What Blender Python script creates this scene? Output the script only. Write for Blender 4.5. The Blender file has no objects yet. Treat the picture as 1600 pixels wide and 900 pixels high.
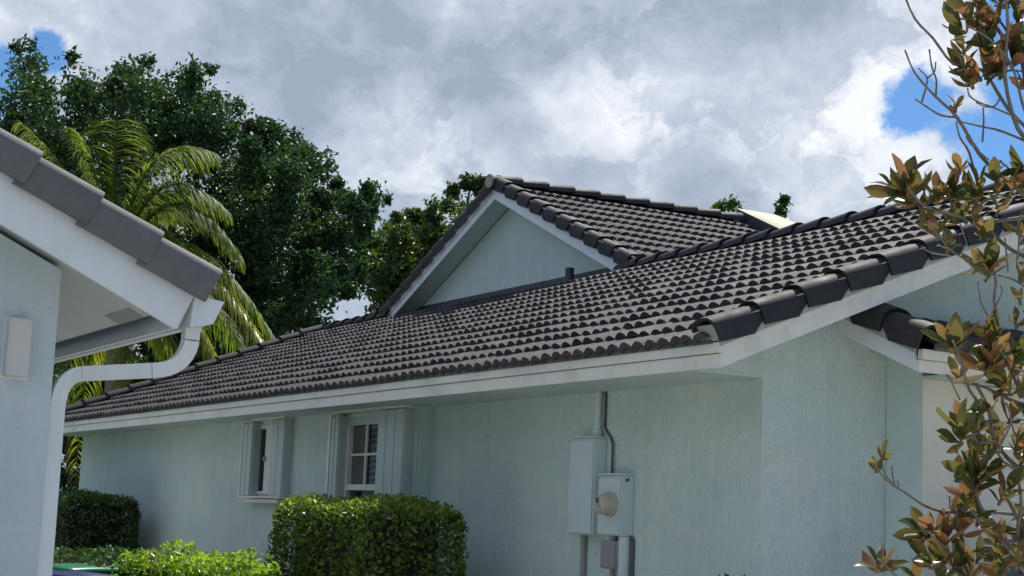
import bpy, math, random
import numpy as np
from mathutils import Vector, Matrix
random.seed(7); rng = np.random.default_rng(11)
S = bpy.context.scene
COL = S.collection
H = 2.45                      # height of the main eave above the ground; geometry below is written relative to that eave
# ------------------------------------------------------------------ camera
CAM = np.array([7.27123, -5.48054, -0.89981])
RT = np.array([0.49721024, 0.86662596, 0.04173046])
UP = np.array([0.10306905, -0.1067536, 0.98892894])
FW = np.array([-0.86148636, 0.48740447, 0.14240129])
FPX = 2525.2
cd = bpy.data.cameras.new('camera'); cam = bpy.data.objects.new('camera', cd); COL.objects.link(cam)
cd.sensor_width = 36; cd.sensor_fit = 'HORIZONTAL'; cd.angle_x = 2*math.atan(800/FPX)
cd.clip_start = 0.05; cd.clip_end = 3000
cam.matrix_world = Matrix(((RT[0], UP[0], -FW[0], CAM[0]), (RT[1], UP[1], -FW[1], CAM[1]), (RT[2], UP[2], -FW[2], CAM[2]+H), (0, 0, 0, 1)))
S.camera = cam
def ray(x, y): return FW + RT*(x-800)/FPX - UP*(y-450)/FPX
def at(x, y, t): return CAM + ray(x, y)*t            # a measured sight line followed to depth t metres
def onX(x, y, X): d = ray(x, y); return CAM + d*(X-CAM[0])/d[0]
def onY(x, y, Y): d = ray(x, y); return CAM + d*(Y-CAM[1])/d[1]
# ------------------------------------------------------------------ light
SUN_EL, SUN_AZ = math.radians(55), math.atan2(-0.64, 0.77)      # azimuth from +Y towards +X
sv = Vector((math.sin(SUN_AZ)*math.cos(SUN_EL), math.cos(SUN_AZ)*math.cos(SUN_EL), math.sin(SUN_EL)))
sl = bpy.data.lights.new('sun', 'SUN'); sl.energy = 3.6; sl.angle = math.radians(0.53); sl.color = (1, 0.95, 0.87)
so = bpy.data.objects.new('sun', sl); COL.objects.link(so); so.rotation_euler = sv.to_track_quat('Z', 'Y').to_euler(); so.location = (0, 0, 60)
S.view_settings.view_transform = 'Standard'; S.view_settings.look = 'None'; S.view_settings.gamma = 1; S.view_settings.exposure = 0.4
S.cycles.max_bounces = 8
try: S.cycles.use_denoising = True
except Exception: pass

class NT:
    """small node-tree writer"""
    def __init__(s, tree): s.t = tree; s.n = tree.nodes; s.l = tree.links
    def new(s, typ, **kw):
        n = s.n.new(typ)
        for k, v in kw.items(): setattr(n, k, v)
        return n
    def put(s, sock, v):
        if isinstance(v, bpy.types.NodeSocket): s.l.new(v, sock)
        elif v is not None:
            try: sock.default_value = v
            except Exception: sock.default_value = tuple(v)+(1,)
    def math(s, op, a, b=None, c=None, clamp=False):
        n = s.new('ShaderNodeMath', operation=op, use_clamp=clamp)
        for i, v in enumerate((a, b, c)):
            if v is not None: s.put(n.inputs[i], v)
        return n.outputs[0]
    def vmath(s, op, a, b=None, out=0):
        n = s.new('ShaderNodeVectorMath', operation=op)
        s.put(n.inputs[0], a)
        if b is not None:
            if op == 'SCALE': s.put(n.inputs['Scale'], b)
            else: s.put(n.inputs[1], b)
        return n.outputs[out]
    def noise(s, vec, scale, detail=4, rough=0.55, dist=0.0, out=0):
        n = s.new('ShaderNodeTexNoise'); s.put(n.inputs['Vector'], vec)
        n.inputs['Scale'].default_value = scale; n.inputs['Detail'].default_value = detail
        n.inputs['Roughness'].default_value = rough; n.inputs['Distortion'].default_value = dist
        return n.outputs[out]
    def mix(s, f, a, b, mode='MIX'):
        n = s.new('ShaderNodeMix', data_type='RGBA', blend_type=mode)
        s.put(n.inputs[0], f); s.put(n.inputs[6], a); s.put(n.inputs[7], b)
        return n.outputs[2]
    def ss(s, v, a, b):
        n = s.new('ShaderNodeMapRange', interpolation_type='SMOOTHSTEP')
        s.put(n.inputs[0], v); n.inputs[1].default_value = a; n.inputs[2].default_value = b
        return n.outputs[0]
    def lin(s, v, a, b, c=0., d=1.):
        n = s.new('ShaderNodeMapRange')
        s.put(n.inputs[0], v); n.inputs[1].default_value = a; n.inputs[2].default_value = b
        n.inputs[3].default_value = c; n.inputs[4].default_value = d
        return n.outputs[0]

def build_sky():
    w = bpy.data.worlds.new('World'); S.world = w; w.use_nodes = True
    t = NT(w.node_tree); t.n.clear()
    out = t.new('ShaderNodeOutputWorld'); bg = t.new('ShaderNodeBackground')
    sky = t.new('ShaderNodeTexSky', sky_type='NISHITA'); sky.sun_disc = False
    sky.sun_elevation = SUN_EL; sky.sun_rotation = SUN_AZ; sky.air_density = 1.0; sky.dust_density = 0.3; sky.ozone_density = 3.0
    d = t.new('ShaderNodeTexCoord').outputs['Generated']
    warp = t.vmath('SCALE', t.vmath('SUBTRACT', t.noise(d, 16, 5, 0.6, out=1), (0.5, 0.5, 0.5)), 0.045)
    dw = t.vmath('ADD', d, warp)
    def blob(px, py, r0, r1, src=dw):
        v = ray(px, py); v = v/np.linalg.norm(v)
        dist = t.vmath('DISTANCE', src, tuple(v), out=1)
        return t.ss(dist, r1/FPX, r0/FPX)
    def total(lst):
        r = lst[0]
        for b in lst[1:]: r = t.math('MAXIMUM', r, b)
        return r
    # gaps in the cloud deck where blue shows
    gaps = total([blob(1440, 172, 0, 125), blob(1530, 225, 0, 135), blob(1600, 140, 0, 150), blob(1570, 20, 0, 80), blob(1680, 230, 0, 200),
                  blob(85, 88, 0, 72), blob(0, 112, 0, 95), blob(-140, 140, 0, 260)])
    fb = t.noise(t.vmath('ADD', d, warp), 20, 9, 0.62)
    gate = t.math('ADD', gaps, t.math('MULTIPLY', t.math('SUBTRACT', fb, 0.5), 1.5))
    inview = t.ss(t.vmath('DOT_PRODUCT', d, tuple(FW), out=1), 0.90, 0.96)
    far = t.ss(t.noise(d, 2.6, 7, 0.6), 0.56, 0.44)
    gate = t.math('ADD', gate, t.math('MULTIPLY', far, t.math('SUBTRACT', 1.0, inview)))
    cov = t.ss(gate, 0.74, 0.40)
    sq = t.vmath('MULTIPLY', d, (1, 1, 1.35))
    n1 = t.noise(t.vmath('ADD', sq, warp), 8.0, 8, 0.56)
    n2 = t.noise(t.vmath('ADD', t.vmath('ADD', sq, warp), (3.1, 1.7, 0.4)), 26, 8, 0.62, 0.4)
    val = t.math('ADD', t.math('MULTIPLY', n1, 0.62), t.math('MULTIPLY', n2, 0.32))
    # brighter billows and greyer bases of the bank above the roof
    for px, py, r0, r1, a in ((1000, 150, 0, 130, 0.15), (890, 190, 0, 120, 0.13), (1060, 120, 0, 70, 0.06), (1280, 220, 0, 200, 0.10), (1390, 80, 0, 190, 0.09), (620, 260, 0, 170, 0.15), (120, 50, 0, 200, 0.09), (1430, 255, 0, 110, 0.06), (700, 20, 0, 80, 0.12), (1480, 60, 0, 90, .06),
                              (520, 130, 0, 330, -0.09), (330, 20, 0, 230, -0.04), (790, 110, 0, 170, -0.10), (880, 275, 0, 130, -0.04), (1010, 10, 0, 250, -0.10), (1150, 270, 0, 120, -0.03)):
        val = t.math('ADD', val, t.math('MULTIPLY', blob(px, py, r0, r1), a))
    puffn = t.noise(t.vmath('ADD', t.vmath('ADD', sq, t.vmath('SCALE', warp, 1.6)), (0.7, 2.3, 1.1)), 11, 10, 0.60, 0.2)
    puff = t.math('ADD', t.ss(puffn, 0.47, 0.56), t.math('MULTIPLY', t.ss(puffn, 0.40, 0.66), -0.55))
    zone = total([blob(1000, 150, 20, 240), blob(1290, 180, 60, 330), blob(640, 250, 10, 210), blob(720, 30, 0, 130)])
    val = t.math('ADD', val, t.math('MULTIPLY', t.math('MULTIPLY', puff, t.math('ADD', t.math('MULTIPLY', zone, 0.75), 0.25)), 0.16))
    val = t.math('ADD', val, t.math('MULTIPLY', gate, 0.08))
    br = t.lin(val, 0.37, 0.71, 0.0, 1.0)
    ramp = t.new('ShaderNodeValToRGB'); t.put(ramp.inputs[0], br)
    e = ramp.color_ramp.elements
    e[0].position = 0.0; e[0].color = (0.27, 0.32, 0.41, 1); e[1].position = 1.0; e[1].color = (0.74, 0.765, 0.80, 1)
    x = e.new(0.46); x.color = (0.42, 0.475, 0.57, 1)
    cloud = t.vmath('SCALE', ramp.outputs[0], 10.0)
    blue = t.mix(1.0, sky.outputs[0], (0.42, 0.62, 0.82, 1), 'MULTIPLY')
    col = t.mix(cov, blue, cloud)
    t.put(bg.inputs[0], col); bg.inputs[1].default_value = 0.1
    t.l.new(bg.outputs[0], out.inputs[0])
build_sky()

# ------------------------------------------------------------------ materials
def material(name):
    m = bpy.data.materials.new(name); m.use_nodes = True
    t = NT(m.node_tree); b = t.n['Principled BSDF']
    return m, t, b
def geo(t): return t.new('ShaderNodeNewGeometry').outputs['Position']
def bump(t, b, h, strength, dist=0.02):
    n = t.new('ShaderNodeBump'); n.inputs['Strength'].default_value = strength; n.inputs['Distance'].default_value = dist
    t.put(n.inputs['Height'], h); t.l.new(n.outputs[0], b.inputs['Normal'])
def stucco(name, col, rough_scale=1.0, bs=0.7):
    m, t, b = material(name); p = geo(t)
    big = t.noise(p, 0.7, 4); fine = t.noise(p, 22*rough_scale, 5, 0.6, 1.2)
    ridges = t.ss(t.noise(t.vmath('MULTIPLY', p, (1, 1, 0.55)), 13*rough_scale, 4, 0.6, 2.0), 0.42, 0.62)
    streak = t.noise(t.vmath('MULTIPLY', p, (5, 5, 0.35)), 1.6, 4, 0.6)
    c = t.mix(t.lin(big, 0.3, 0.7), tuple(x*0.90 for x in col)+(1,), tuple(min(1, x*1.06) for x in col)+(1,))
    c = t.mix(t.lin(streak, 0.35, 0.75, 0, 0.22), c, (0.40, 0.44, 0.40, 1))
    c = t.mix(t.math('MULTIPLY', ridges, 0.10), c, tuple(min(1, x*1.22) for x in col)+(1,))
    c = t.mix(t.ss(t.noise(p, 9, 5, 0.7), 0.62, 0.75), c, tuple(x*0.86 for x in col)+(1,))
    patch = t.ss(t.noise(t.vmath('MULTIPLY', p, (1, 1, 1.6)), 1.7, 6, 0.68, 0.6), 0.44, 0.66)
    c = t.mix(t.math('MULTIPLY', patch, 0.40), c, (min(1, col[0]*1.22), col[1]*1.08, col[2]*1.0, 1))
    drip = t.math('MULTIPLY', t.ss(t.noise(t.vmath('MULTIPLY', p, (14, 14, 0.5)), 1.3, 5, 0.7), 0.56, 0.74), t.ss(t.noise(p, 0.9, 3), 0.45, 0.65))
    c = t.mix(t.math('MULTIPLY', drip, 0.35), c, (0.27, 0.32, 0.29, 1))
    vor = t.new('ShaderNodeTexVoronoi', feature='DISTANCE_TO_EDGE'); vor.inputs['Scale'].default_value = 0.9
    t.put(vor.inputs['Vector'], t.vmath('ADD', p, t.vmath('SCALE', t.noise(p, 3, 5, 0.6, out=1), 0.5)))
    crack = t.math('MULTIPLY', t.ss(vor.outputs['Distance'], 0.004, 0.0015), t.ss(t.noise(p, 1.1, 2), 0.52, 0.6))
    c = t.mix(t.math('MULTIPLY', crack, 0.2), c, (0.20, 0.24, 0.22, 1))
    t.put(b.inputs['Base Color'], c); b.inputs['Roughness'].default_value = 0.85
    bump(t, b, t.math('ADD', t.math('MULTIPLY', ridges, 0.8), t.math('MULTIPLY', fine, 0.6)), bs, 0.010)
    return m
def paint(name, col, rough=0.5, dirt=0.25, metallic=0.0, dcol=(0.30, 0.29, 0.25, 1), scale=3.0):
    m, t, b = material(name); p = geo(t)
    n = t.noise(p, scale, 6, 0.65); s = t.noise(t.vmath('MULTIPLY', p, (9, 9, 0.8)), 2.0, 4)
    c = t.mix(t.math('MULTIPLY', t.ss(n, 0.45, 0.75), dirt), col+(1,), dcol)
    c = t.mix(t.math('MULTIPLY', t.ss(s, 0.5, 0.8), dirt*0.6), c, dcol)
    t.put(b.inputs['Base Color'], c); t.put(b.inputs['Roughness'], t.lin(n, 0.3, 0.7, rough*0.85, min(1, rough*1.15)))
    b.inputs['Metallic'].default_value = metallic
    bump(t, b, t.noise(p, 60, 3), 0.12, 0.004)
    return m
def tile_mat(name, lo, hi, lichen, rough, spec=0.5):
    m, t, b = material(name); p = geo(t)
    oi = t.new('ShaderNodeObjectInfo').outputs['Random']
    at_ = t.new('ShaderNodeAttribute', attribute_name='rnd').outputs['Fac']
    r = t.math('FRACT', t.math('ADD', oi, at_))
    n = t.noise(p, 6, 6, 0.65); f = t.noise(p, 90, 4, 0.7)
    c = t.mix(t.lin(n, 0.3, 0.72), lo+(1,), hi+(1,))
    c = t.mix(t.lin(r, 0, 1, 0, 0.55), c, tuple(x*0.72 for x in lo)+(1,))
    c = t.mix(t.math('MULTIPLY', t.ss(t.noise(p, 19, 6, 0.75), 0.58, 0.72), 0.5), c, lichen+(1,))
    c = t.mix(t.lin(f, 0.35, 0.7, 0, 0.25), c, tuple(x*0.6 for x in lo)+(1,))
    t.put(b.inputs['Base Color'], c)
    t.put(b.inputs['Roughness'], t.lin(n, 0.3, 0.7, rough-0.06, rough+0.1))
    b.inputs['Specular IOR Level'].default_value = spec
    bump(t, b, f, 0.35, 0.006)
    return m
def leaf_mat(name, cols, back=None, trans=0.45, rough=0.35, spec=0.5, tcol=None, attr=True):
    m, t, b = material(name)
    if attr: r = t.new('ShaderNodeAttribute', attribute_name='rnd').outputs['Fac']
    else: r = t.new('ShaderNodeObjectInfo').outputs['Random']
    ramp = t.new('ShaderNodeValToRGB'); t.put(ramp.inputs[0], r)
    els = ramp.color_ramp.elements
    while len(els) < len(cols): els.new(0.5)
    for i, c in enumerate(cols): els[i].position = i/(len(cols)-1); els[i].color = c+(1,)
    c = ramp.outputs[0]
    if back:
        rb = t.new('ShaderNodeValToRGB'); t.put(rb.inputs[0], t.math('FRACT', t.math('MULTIPLY', r, 7.3)))
        eb = rb.color_ramp.elements
        while len(eb) < len(back): eb.new(0.5)
        for i, k in enumerate(back): eb[i].position = i/(len(back)-1); eb[i].color = k+(1,)
        bf = t.new('ShaderNodeNewGeometry').outputs['Backfacing']
        c = t.mix(bf, c, rb.outputs[0])
        t.put(b.inputs['Roughness'], t.lin(bf, 0, 1, rough, 0.8))
    else: b.inputs['Roughness'].default_value = rough
    t.put(b.inputs['Base Color'], c); b.inputs['Specular IOR Level'].default_value = spec
    tr = t.new('ShaderNodeBsdfTranslucent')
    if tcol is None: tc = t.mix(1.0, c, (1.9, 2.1, 0.9, 1), 'MULTIPLY')
    else: tc = t.mix(0.45, c, tcol+(1,))
    t.put(tr.inputs[0], tc)
    mx = t.new('ShaderNodeMixShader'); mx.inputs[0].default_value = trans
    t.l.new(b.outputs[0], mx.inputs[1]); t.l.new(tr.outputs[0], mx.inputs[2])
    t.l.new(mx.outputs[0], t.n['Material Output'].inputs[0])
    return m
def bark(name, col):
    m, t, b = material(name); p = geo(t)
    n = t.noise(t.vmath('MULTIPLY', p, (1, 1, 0.4)), 30, 5, 0.7)
    t.put(b.inputs['Base Color'], t.mix(t.lin(n, 0.3, 0.7), tuple(x*0.55 for x in col)+(1,), tuple(x*1.25 for x in col)+(1,)))
    b.inputs['Roughness'].default_value = 0.75
    bump(t, b, n, 0.5, 0.01)
    return m

M = {}
M['teal'] = stucco('teal_stucco', (0.66, 0.77, 0.73), 1.9, 0.55)
M['teal_smooth'] = paint('teal_paint', (0.63, 0.74, 0.705), 0.6, 0.18, dcol=(0.36, 0.42, 0.39, 1))
M['blue_stucco'] = stucco('pale_blue_stucco', (0.60, 0.69, 0.74), 2.2, 0.35)
M['white'] = paint('white_trim', (0.82, 0.81, 0.73), 0.45, 0.30)
M['bluewhite'] = paint('cool_white_trim', (0.80, 0.83, 0.85), 0.45, 0.12)
M['cream'] = paint('cream_trim', (0.78, 0.74, 0.62), 0.5, 0.2)
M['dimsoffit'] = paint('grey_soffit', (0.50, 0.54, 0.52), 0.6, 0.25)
M['soffit'] = paint('soffit_paint', (0.60, 0.70, 0.66), 0.6, 0.2)
M['tile'] = tile_mat('charcoal_tile', (0.060, 0.054, 0.057), (0.112, 0.100, 0.102), (0.21, 0.185, 0.165), 0.68, 0.20)
M['cap'] = tile_mat('charcoal_cap_tile', (0.027, 0.026, 0.031), (0.062, 0.055, 0.053), (0.19, 0.165, 0.14), 0.64, 0.30)
M['greytile'] = tile_mat('grey_tile', (0.155, 0.15, 0.15), (0.215, 0.205, 0.20), (0.29, 0.265, 0.24), 0.7, 0.3)
M['mortar'] = paint('mortar', (0.42, 0.42, 0.40), 0.9, 0.4)
M['birdstop'] = paint('closure_metal', (0.11, 0.12, 0.12), 0.6, 0.3)
M['dark'] = paint('dark_flashing', (0.045, 0.048, 0.055), 0.55, 0.3, dcol=(0.10, 0.10, 0.10, 1))
M['boxmetal'] = paint('painted_box', (0.62, 0.71, 0.71), 0.4, 0.15, dcol=(0.33, 0.38, 0.38, 1))
M['pvc'] = paint('painted_pipe', (0.60, 0.70, 0.69), 0.45, 0.2)
M['beige'] = paint('beige_plastic', (0.55, 0.50, 0.42), 0.5, 0.2)
M['lampcover'] = paint('lamp_cover', (0.66, 0.64, 0.60), 0.4, 0.15)
M['greybox'] = paint('grey_plastic', (0.30, 0.29, 0.30), 0.55, 0.2)
M['meterglass'] = paint('meter_grey', (0.42, 0.40, 0.36), 0.25, 0.1)
M['shutter'] = paint('shutter_aluminium', (0.50, 0.57, 0.54), 0.35, 0.25)
M['black'] = paint('black_void', (0.012, 0.013, 0.015), 0.6, 0.1, dcol=(0.02, 0.02, 0.02, 1))
M['wire'] = paint('dark_cable', (0.08, 0.085, 0.09), 0.6, 0.2)
M['slat'] = paint('dark_slat', (0.10, 0.105, 0.125), 0.5, 0.2)
M['bingreen'] = paint('green_bin', (0.02, 0.20, 0.10), 0.28, 0.1)
M['binblue'] = paint('blue_bin', (0.02, 0.03, 0.12), 0.3, 0.1)
M['blinddim'] = paint('curtain_grey', (0.42, 0.43, 0.39), 0.8, 0.1)
M['blind'] = paint('blind_white', (0.62, 0.60, 0.56), 0.5, 0.1)
def glass():
    m, t, b = material('window_glass')
    b.inputs['Base Color'].default_value = (0.02, 0.025, 0.03, 1); b.inputs['Roughness'].default_value = 0.06
    tr = t.new('ShaderNodeBsdfTransparent'); mx = t.new('ShaderNodeMixShader'); mx.inputs[0].default_value = 0.72
    t.l.new(b.outputs[0], mx.inputs[1]); t.l.new(tr.outputs[0], mx.inputs[2]); t.l.new(mx.outputs[0], t.n['Material Output'].inputs[0])
    return m
M['glass'] = glass()
def acrylic():
    m, t, b = material('skylight_acrylic')
    b.inputs['Base Color'].default_value = (0.90, 0.82, 0.58, 1); b.inputs['Roughness'].default_value = 0.6
    tr = t.new('ShaderNodeBsdfTranslucent'); tr.inputs[0].default_value = (0.95, 0.92, 0.78, 1)
    mx = t.new('ShaderNodeMixShader'); mx.inputs[0].default_value = 0.4
    t.l.new(b.outputs[0], mx.inputs[1]); t.l.new(tr.outputs[0], mx.inputs[2]); t.l.new(mx.outputs[0], t.n['Material Output'].inputs[0])
    return m
M['acrylic'] = acrylic()
M['ficus'] = leaf_mat('ficus_leaf', [(0.020, 0.050, 0.024), (0.036, 0.078, 0.032), (0.065, 0.12, 0.045)], trans=0.26, rough=0.48, spec=0.32)
M['lightleaf'] = leaf_mat('light_tree_leaf', [(0.035, 0.070, 0.022), (0.062, 0.108, 0.030), (0.12, 0.17, 0.050)], trans=0.32, rough=0.4)
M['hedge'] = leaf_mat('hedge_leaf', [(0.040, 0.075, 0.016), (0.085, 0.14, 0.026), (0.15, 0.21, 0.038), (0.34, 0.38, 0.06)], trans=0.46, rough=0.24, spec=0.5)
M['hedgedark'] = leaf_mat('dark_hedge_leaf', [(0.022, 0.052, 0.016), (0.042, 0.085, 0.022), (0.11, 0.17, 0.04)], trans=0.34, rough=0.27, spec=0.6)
M['bright'] = leaf_mat('bright_leaf', [(0.09, 0.15, 0.02), (0.16, 0.25, 0.03), (0.28, 0.36, 0.05)], trans=0.5, rough=0.3)
M['fern'] = leaf_mat('low_bush_leaf', [(0.02, 0.045, 0.012), (0.035, 0.07, 0.018), (0.05, 0.095, 0.02)], trans=0.3, rough=0.5)
M['palm'] = leaf_mat('palm_leaf', [(0.07, 0.115, 0.028), (0.13, 0.18, 0.04), (0.24, 0.27, 0.07)], trans=0.45, rough=0.55, spec=0.25)
M['palmyellow'] = leaf_mat('palm_leaf_yellow', [(0.14, 0.17, 0.03), (0.24, 0.25, 0.04), (0.36, 0.31, 0.05)], trans=0.5, rough=0.35)
M['magnolia'] = leaf_mat('magnolia_leaf', [(0.022, 0.055, 0.020), (0.04, 0.085, 0.025), (0.09, 0.14, 0.03)],
                         back=[(0.34, 0.155, 0.08), (0.27, 0.125, 0.075), (0.25, 0.205, 0.06), (0.40, 0.18, 0.09), (0.18, 0.165, 0.065)], trans=0.47, rough=0.36, spec=0.35, tcol=(0.36, 0.23, 0.07), attr=False)
M['magnoliared'] = leaf_mat('red_magnolia_leaf', [(0.5, 0.10, 0.04), (0.6, 0.14, 0.05)], trans=0.4, rough=0.3, tcol=(0.7, 0.2, 0.08), attr=False)
M['bark'] = bark('grey_bark', (0.20, 0.175, 0.155)); M['darkbark'] = bark('dark_bark', (0.10, 0.085, 0.07)); M['palmbark'] = bark('palm_bark', (0.22, 0.19, 0.15))
M['core'] = paint('dark_core', (0.012, 0.016, 0.008), 0.95, 0.3, dcol=(0.03, 0.022, 0.012, 1))

# ------------------------------------------------------------------ builders
ORIG = {}
def props(o, label=None, cat=None, group=None, kind=None):
    if label: o['label'] = label
    if cat: o['category'] = cat
    if group: o['group'] = group
    if kind: o['kind'] = kind
    return o
def thing(name, loc, label, cat, group=None):
    o = bpy.data.objects.new(name, None); COL.objects.link(o)
    o.location = (loc[0], loc[1], loc[2]+H); o.empty_display_size = 0.2
    ORIG[o.name] = np.array(loc, float)
    return props(o, label, cat, group)
def link(name, me, parent=None, origin=None):
    o = bpy.data.objects.new(name, me); COL.objects.link(o)
    if parent is not None: o.parent = parent; ORIG[o.name] = ORIG[parent.name]
    else:
        L = np.array(origin if origin is not None else (0, 0, 0), float); o.location = (L[0], L[1], L[2]+H); ORIG[o.name] = L
    return o
class MB:
    def __init__(s): s.v = []; s.f = []; s.sm = []
    def add(s, vs, fs, smooth=False):
        b = len(s.v); s.v += [tuple(map(float, v)) for v in vs]; s.f += [tuple(b+i for i in f) for f in fs]; s.sm += [smooth]*len(fs); return s
    def box(s, x0, x1, y0, y1, z0, z1):
        x0, x1 = min(x0, x1), max(x0, x1); y0, y1 = min(y0, y1), max(y0, y1); z0, z1 = min(z0, z1), max(z0, z1)
        v = [(x0, y0, z0), (x1, y0, z0), (x1, y1, z0), (x0, y1, z0), (x0, y0, z1), (x1, y0, z1), (x1, y1, z1), (x0, y1, z1)]
        return s.add(v, [(0, 3, 2, 1), (4, 5, 6, 7), (0, 1, 5, 4), (1, 2, 6, 5), (2, 3, 7, 6), (3, 0, 4, 7)])
    def obox(s, O, ex, ey, ez, a, b, c):
        """box from corner O spanning ex*a, ey*b, ez*c"""
        O, ex, ey, ez = (np.array(k, float) for k in (O, ex, ey, ez))
        p = [O+ex*i*a+ey*j*b+ez*k*c for k in (0, 1) for (i, j) in ((0, 0), (1, 0), (1, 1), (0, 1))]
        return s.add(p, [(0, 3, 2, 1), (4, 5, 6, 7), (0, 1, 5, 4), (1, 2, 6, 5), (2, 3, 7, 6), (3, 0, 4, 7)])
    def prism(s, poly, off):
        """closed prism: polygon (list of 3d points) pushed along off"""
        n = len(poly); off = np.array(off, float); p = [np.array(q, float) for q in poly]
        v = p+[q+off for q in p]
        return s.add(v, [tuple(range(n))[::-1], tuple(range(n, 2*n))]+[(i, (i+1) % n, n+(i+1) % n, n+i) for i in range(n)])
    def tube(s, pts, rad, seg=8, cap=True, smooth=True, flat=None):
        pts = [np.array(p, float) for p in pts]; n = len(pts)
        rad = [rad]*n if np.isscalar(rad) else list(rad)
        vs = []; ref = None
        for i, p in enumerate(pts):
            d = pts[min(i+1, n-1)]-pts[max(i-1, 0)]; d = d/(np.linalg.norm(d)+1e-9)
            if ref is None: ref = np.array((0, 0, 1.)) if abs(d[2]) < 0.9 else np.array((1., 0, 0))
            a = np.cross(d, ref); a /= np.linalg.norm(a)+1e-9; b = np.cross(a, d); ref = b
            for k in range(seg):
                w = 2*math.pi*k/seg
                vs.append(p+rad[i]*(math.cos(w)*a+math.sin(w)*b))
        fs = [(i*seg+k, i*seg+(k+1) % seg, (i+1)*seg+(k+1) % seg, (i+1)*seg+k) for i in range(n-1) for k in range(seg)]
        s.add(vs, fs, smooth)
        if cap: s.add([vs[k] for k in range(seg)], [tuple(range(seg))]); s.add(vs[-seg:], [tuple(range(seg))[::-1]])
        return s
    def mesh(s, name, mat, L=(0, 0, 0)):
        me = bpy.data.meshes.new(name)
        v = np.array(s.v) - np.array(L, float)
        me.from_pydata(v.tolist(), [], s.f)
        if any(s.sm): me.polygons.foreach_set('use_smooth', s.sm)
        me.materials.append(mat); me.update()
        return me
    def build(s, name, mat, parent=None, origin=None):
        L = ORIG[parent.name] if parent is not None else (origin if origin is not None else (0, 0, 0))
        return link(name, s.mesh(name, mat, L), parent, L)
def part_box(name, mat, parent, *a): return MB().box(*a).build(name, mat, parent)
def bevel(o, w=0.006, seg=2):
    m = o.modifiers.new('edge', 'BEVEL'); m.width = w; m.segments = seg; m.limit_method = 'ANGLE'; return o
def place(name, me, parent, O, ex, ey, ez):
    o = bpy.data.objects.new(name, me); COL.objects.link(o); o.parent = parent
    L = ORIG[parent.name]; p = np.array(O)-L; ORIG[o.name] = L
    o.matrix_local = Matrix(((ex[0], ey[0], ez[0], p[0]), (ex[1], ey[1], ez[1], p[1]), (ex[2], ey[2], ez[2], p[2]), (0, 0, 0, 1)))
    return o

# ------------------------------------------------------------------ roof tiles
TW, TE, TL = 0.2655, 0.343, 0.415          # tile width, exposed length, whole length
def tile_profile(n=17):
    xs = np.linspace(-0.002, TW+0.002, n); ph = 2*np.pi*xs/(TW/2)
    h = np.abs(np.sin(ph/2))**0.8
    return xs, 0.034*h
def tile_mesh_data(jit=0.0):
    xs, h = tile_profile(); n = len(xs); th = 0.040; raise_ = 0.044+jit
    v = []; f = []
    for (y, r) in ((0, raise_), (TL, 0.0)):
        v += [(x, y, z+r) for x, z in zip(xs, h)]
    v += [(x, 0.004, z+raise_-th) for x, z in zip(xs, h)]
    for i in range(n-1):
        f.append((i, i+1, n+i+1, n+i)); f.append((2*n+i, 2*n+i+1, i+1, i))
    # duplicate the nose edge so that it stays crisp
    b = len(v); v += [v[i] for i in range(n)]
    f2 = []
    for q in f:
        f2.append(q if q[2] != q[1]+0 and q[0] < 2*n else tuple((b+k if k < n else k) for k in q))
    sm = [True]*len(f2)
    return v, f2, sm
def tile_meshes(mat, k=3):
    out = []
    for j in range(k):
        mb = MB(); v, f, sm = tile_mesh_data(0.004*(j-1)); mb.v = v; mb.f = f; mb.sm = sm
        out.append(mb.mesh('roof_tile', mat))
    return out
ROOF_JOBS = []      # (score, parent, O, ex, ey, ez)
def tile_field(parent, O, ex, ey, ez, x0, x1, ncourse, stagger=True, keep=None):
    O, ex, ey, ez = (np.array(k, float) for k in (O, ex, ey, ez))
    for c in range(ncourse):
        off = (TW/2 if (c % 2 and stagger) else 0)
        x = x0-off
        while x < x1-0.01:
            xx = min(max(x, x0), x1-TW)
            P = O+ex*xx+ey*(c*TE)
            if keep is None or keep(P+ex*TW/2+ey*TE/2):
                d = P-CAM; dist = np.linalg.norm(d); graze = abs(np.dot(d/dist, ez))+0.06
                ROOF_JOBS.append((graze/dist**2, parent, P+ez*random.uniform(-0.003, 0.003)+ey*random.uniform(-0.008, 0.008), ex, ey, ez))
            x += TW
def flush_tiles(mat, limit):
    global ROOF_JOBS
    meshes = tile_meshes(mat); ROOF_JOBS.sort(key=lambda j: -j[0])
    rest = {}
    for i, (s, par, O, ex, ey, ez) in enumerate(ROOF_JOBS):
        if i < limit:
            a = random.uniform(-0.012, 0.012); exr = ex*math.cos(a)+ey*math.sin(a); eyr = np.cross(ez, exr)
            place('roof_tile', meshes[i % 3], par, O, exr, eyr, ez)
        else: rest.setdefault(par.name, []).append((par, O, ex, ey, ez))
    base = np.array(tile_mesh_data()[0]); fc = np.array(tile_mesh_data()[1])
    for nm, lst in rest.items():
        par = lst[0][0]; L = ORIG[par.name]; nv = len(base)
        V = np.concatenate([O-L+base[:, :1]*ex+base[:, 1:2]*ey+(base[:, 2:]+random.uniform(-0.003, 0.003))*ez for (_, O, ex, ey, ez) in lst])
        Fc = np.concatenate([fc+i*nv for i in range(len(lst))])
        me = bpy.data.meshes.new('roof_tile_field'); fast_mesh(me, V, Fc)
        me.polygons.foreach_set('use_smooth', [True]*len(Fc))
        r = np.repeat(rng.random(len(lst)), len(fc)); at_ = me.attributes.new('rnd', 'FLOAT', 'FACE'); at_.data.foreach_set('value', r.astype(np.float32))
        me.materials.append(mat)
        o = link('roof_tile_field', me, par); o['kind'] = 'stuff'
    ROOF_JOBS = []
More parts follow.
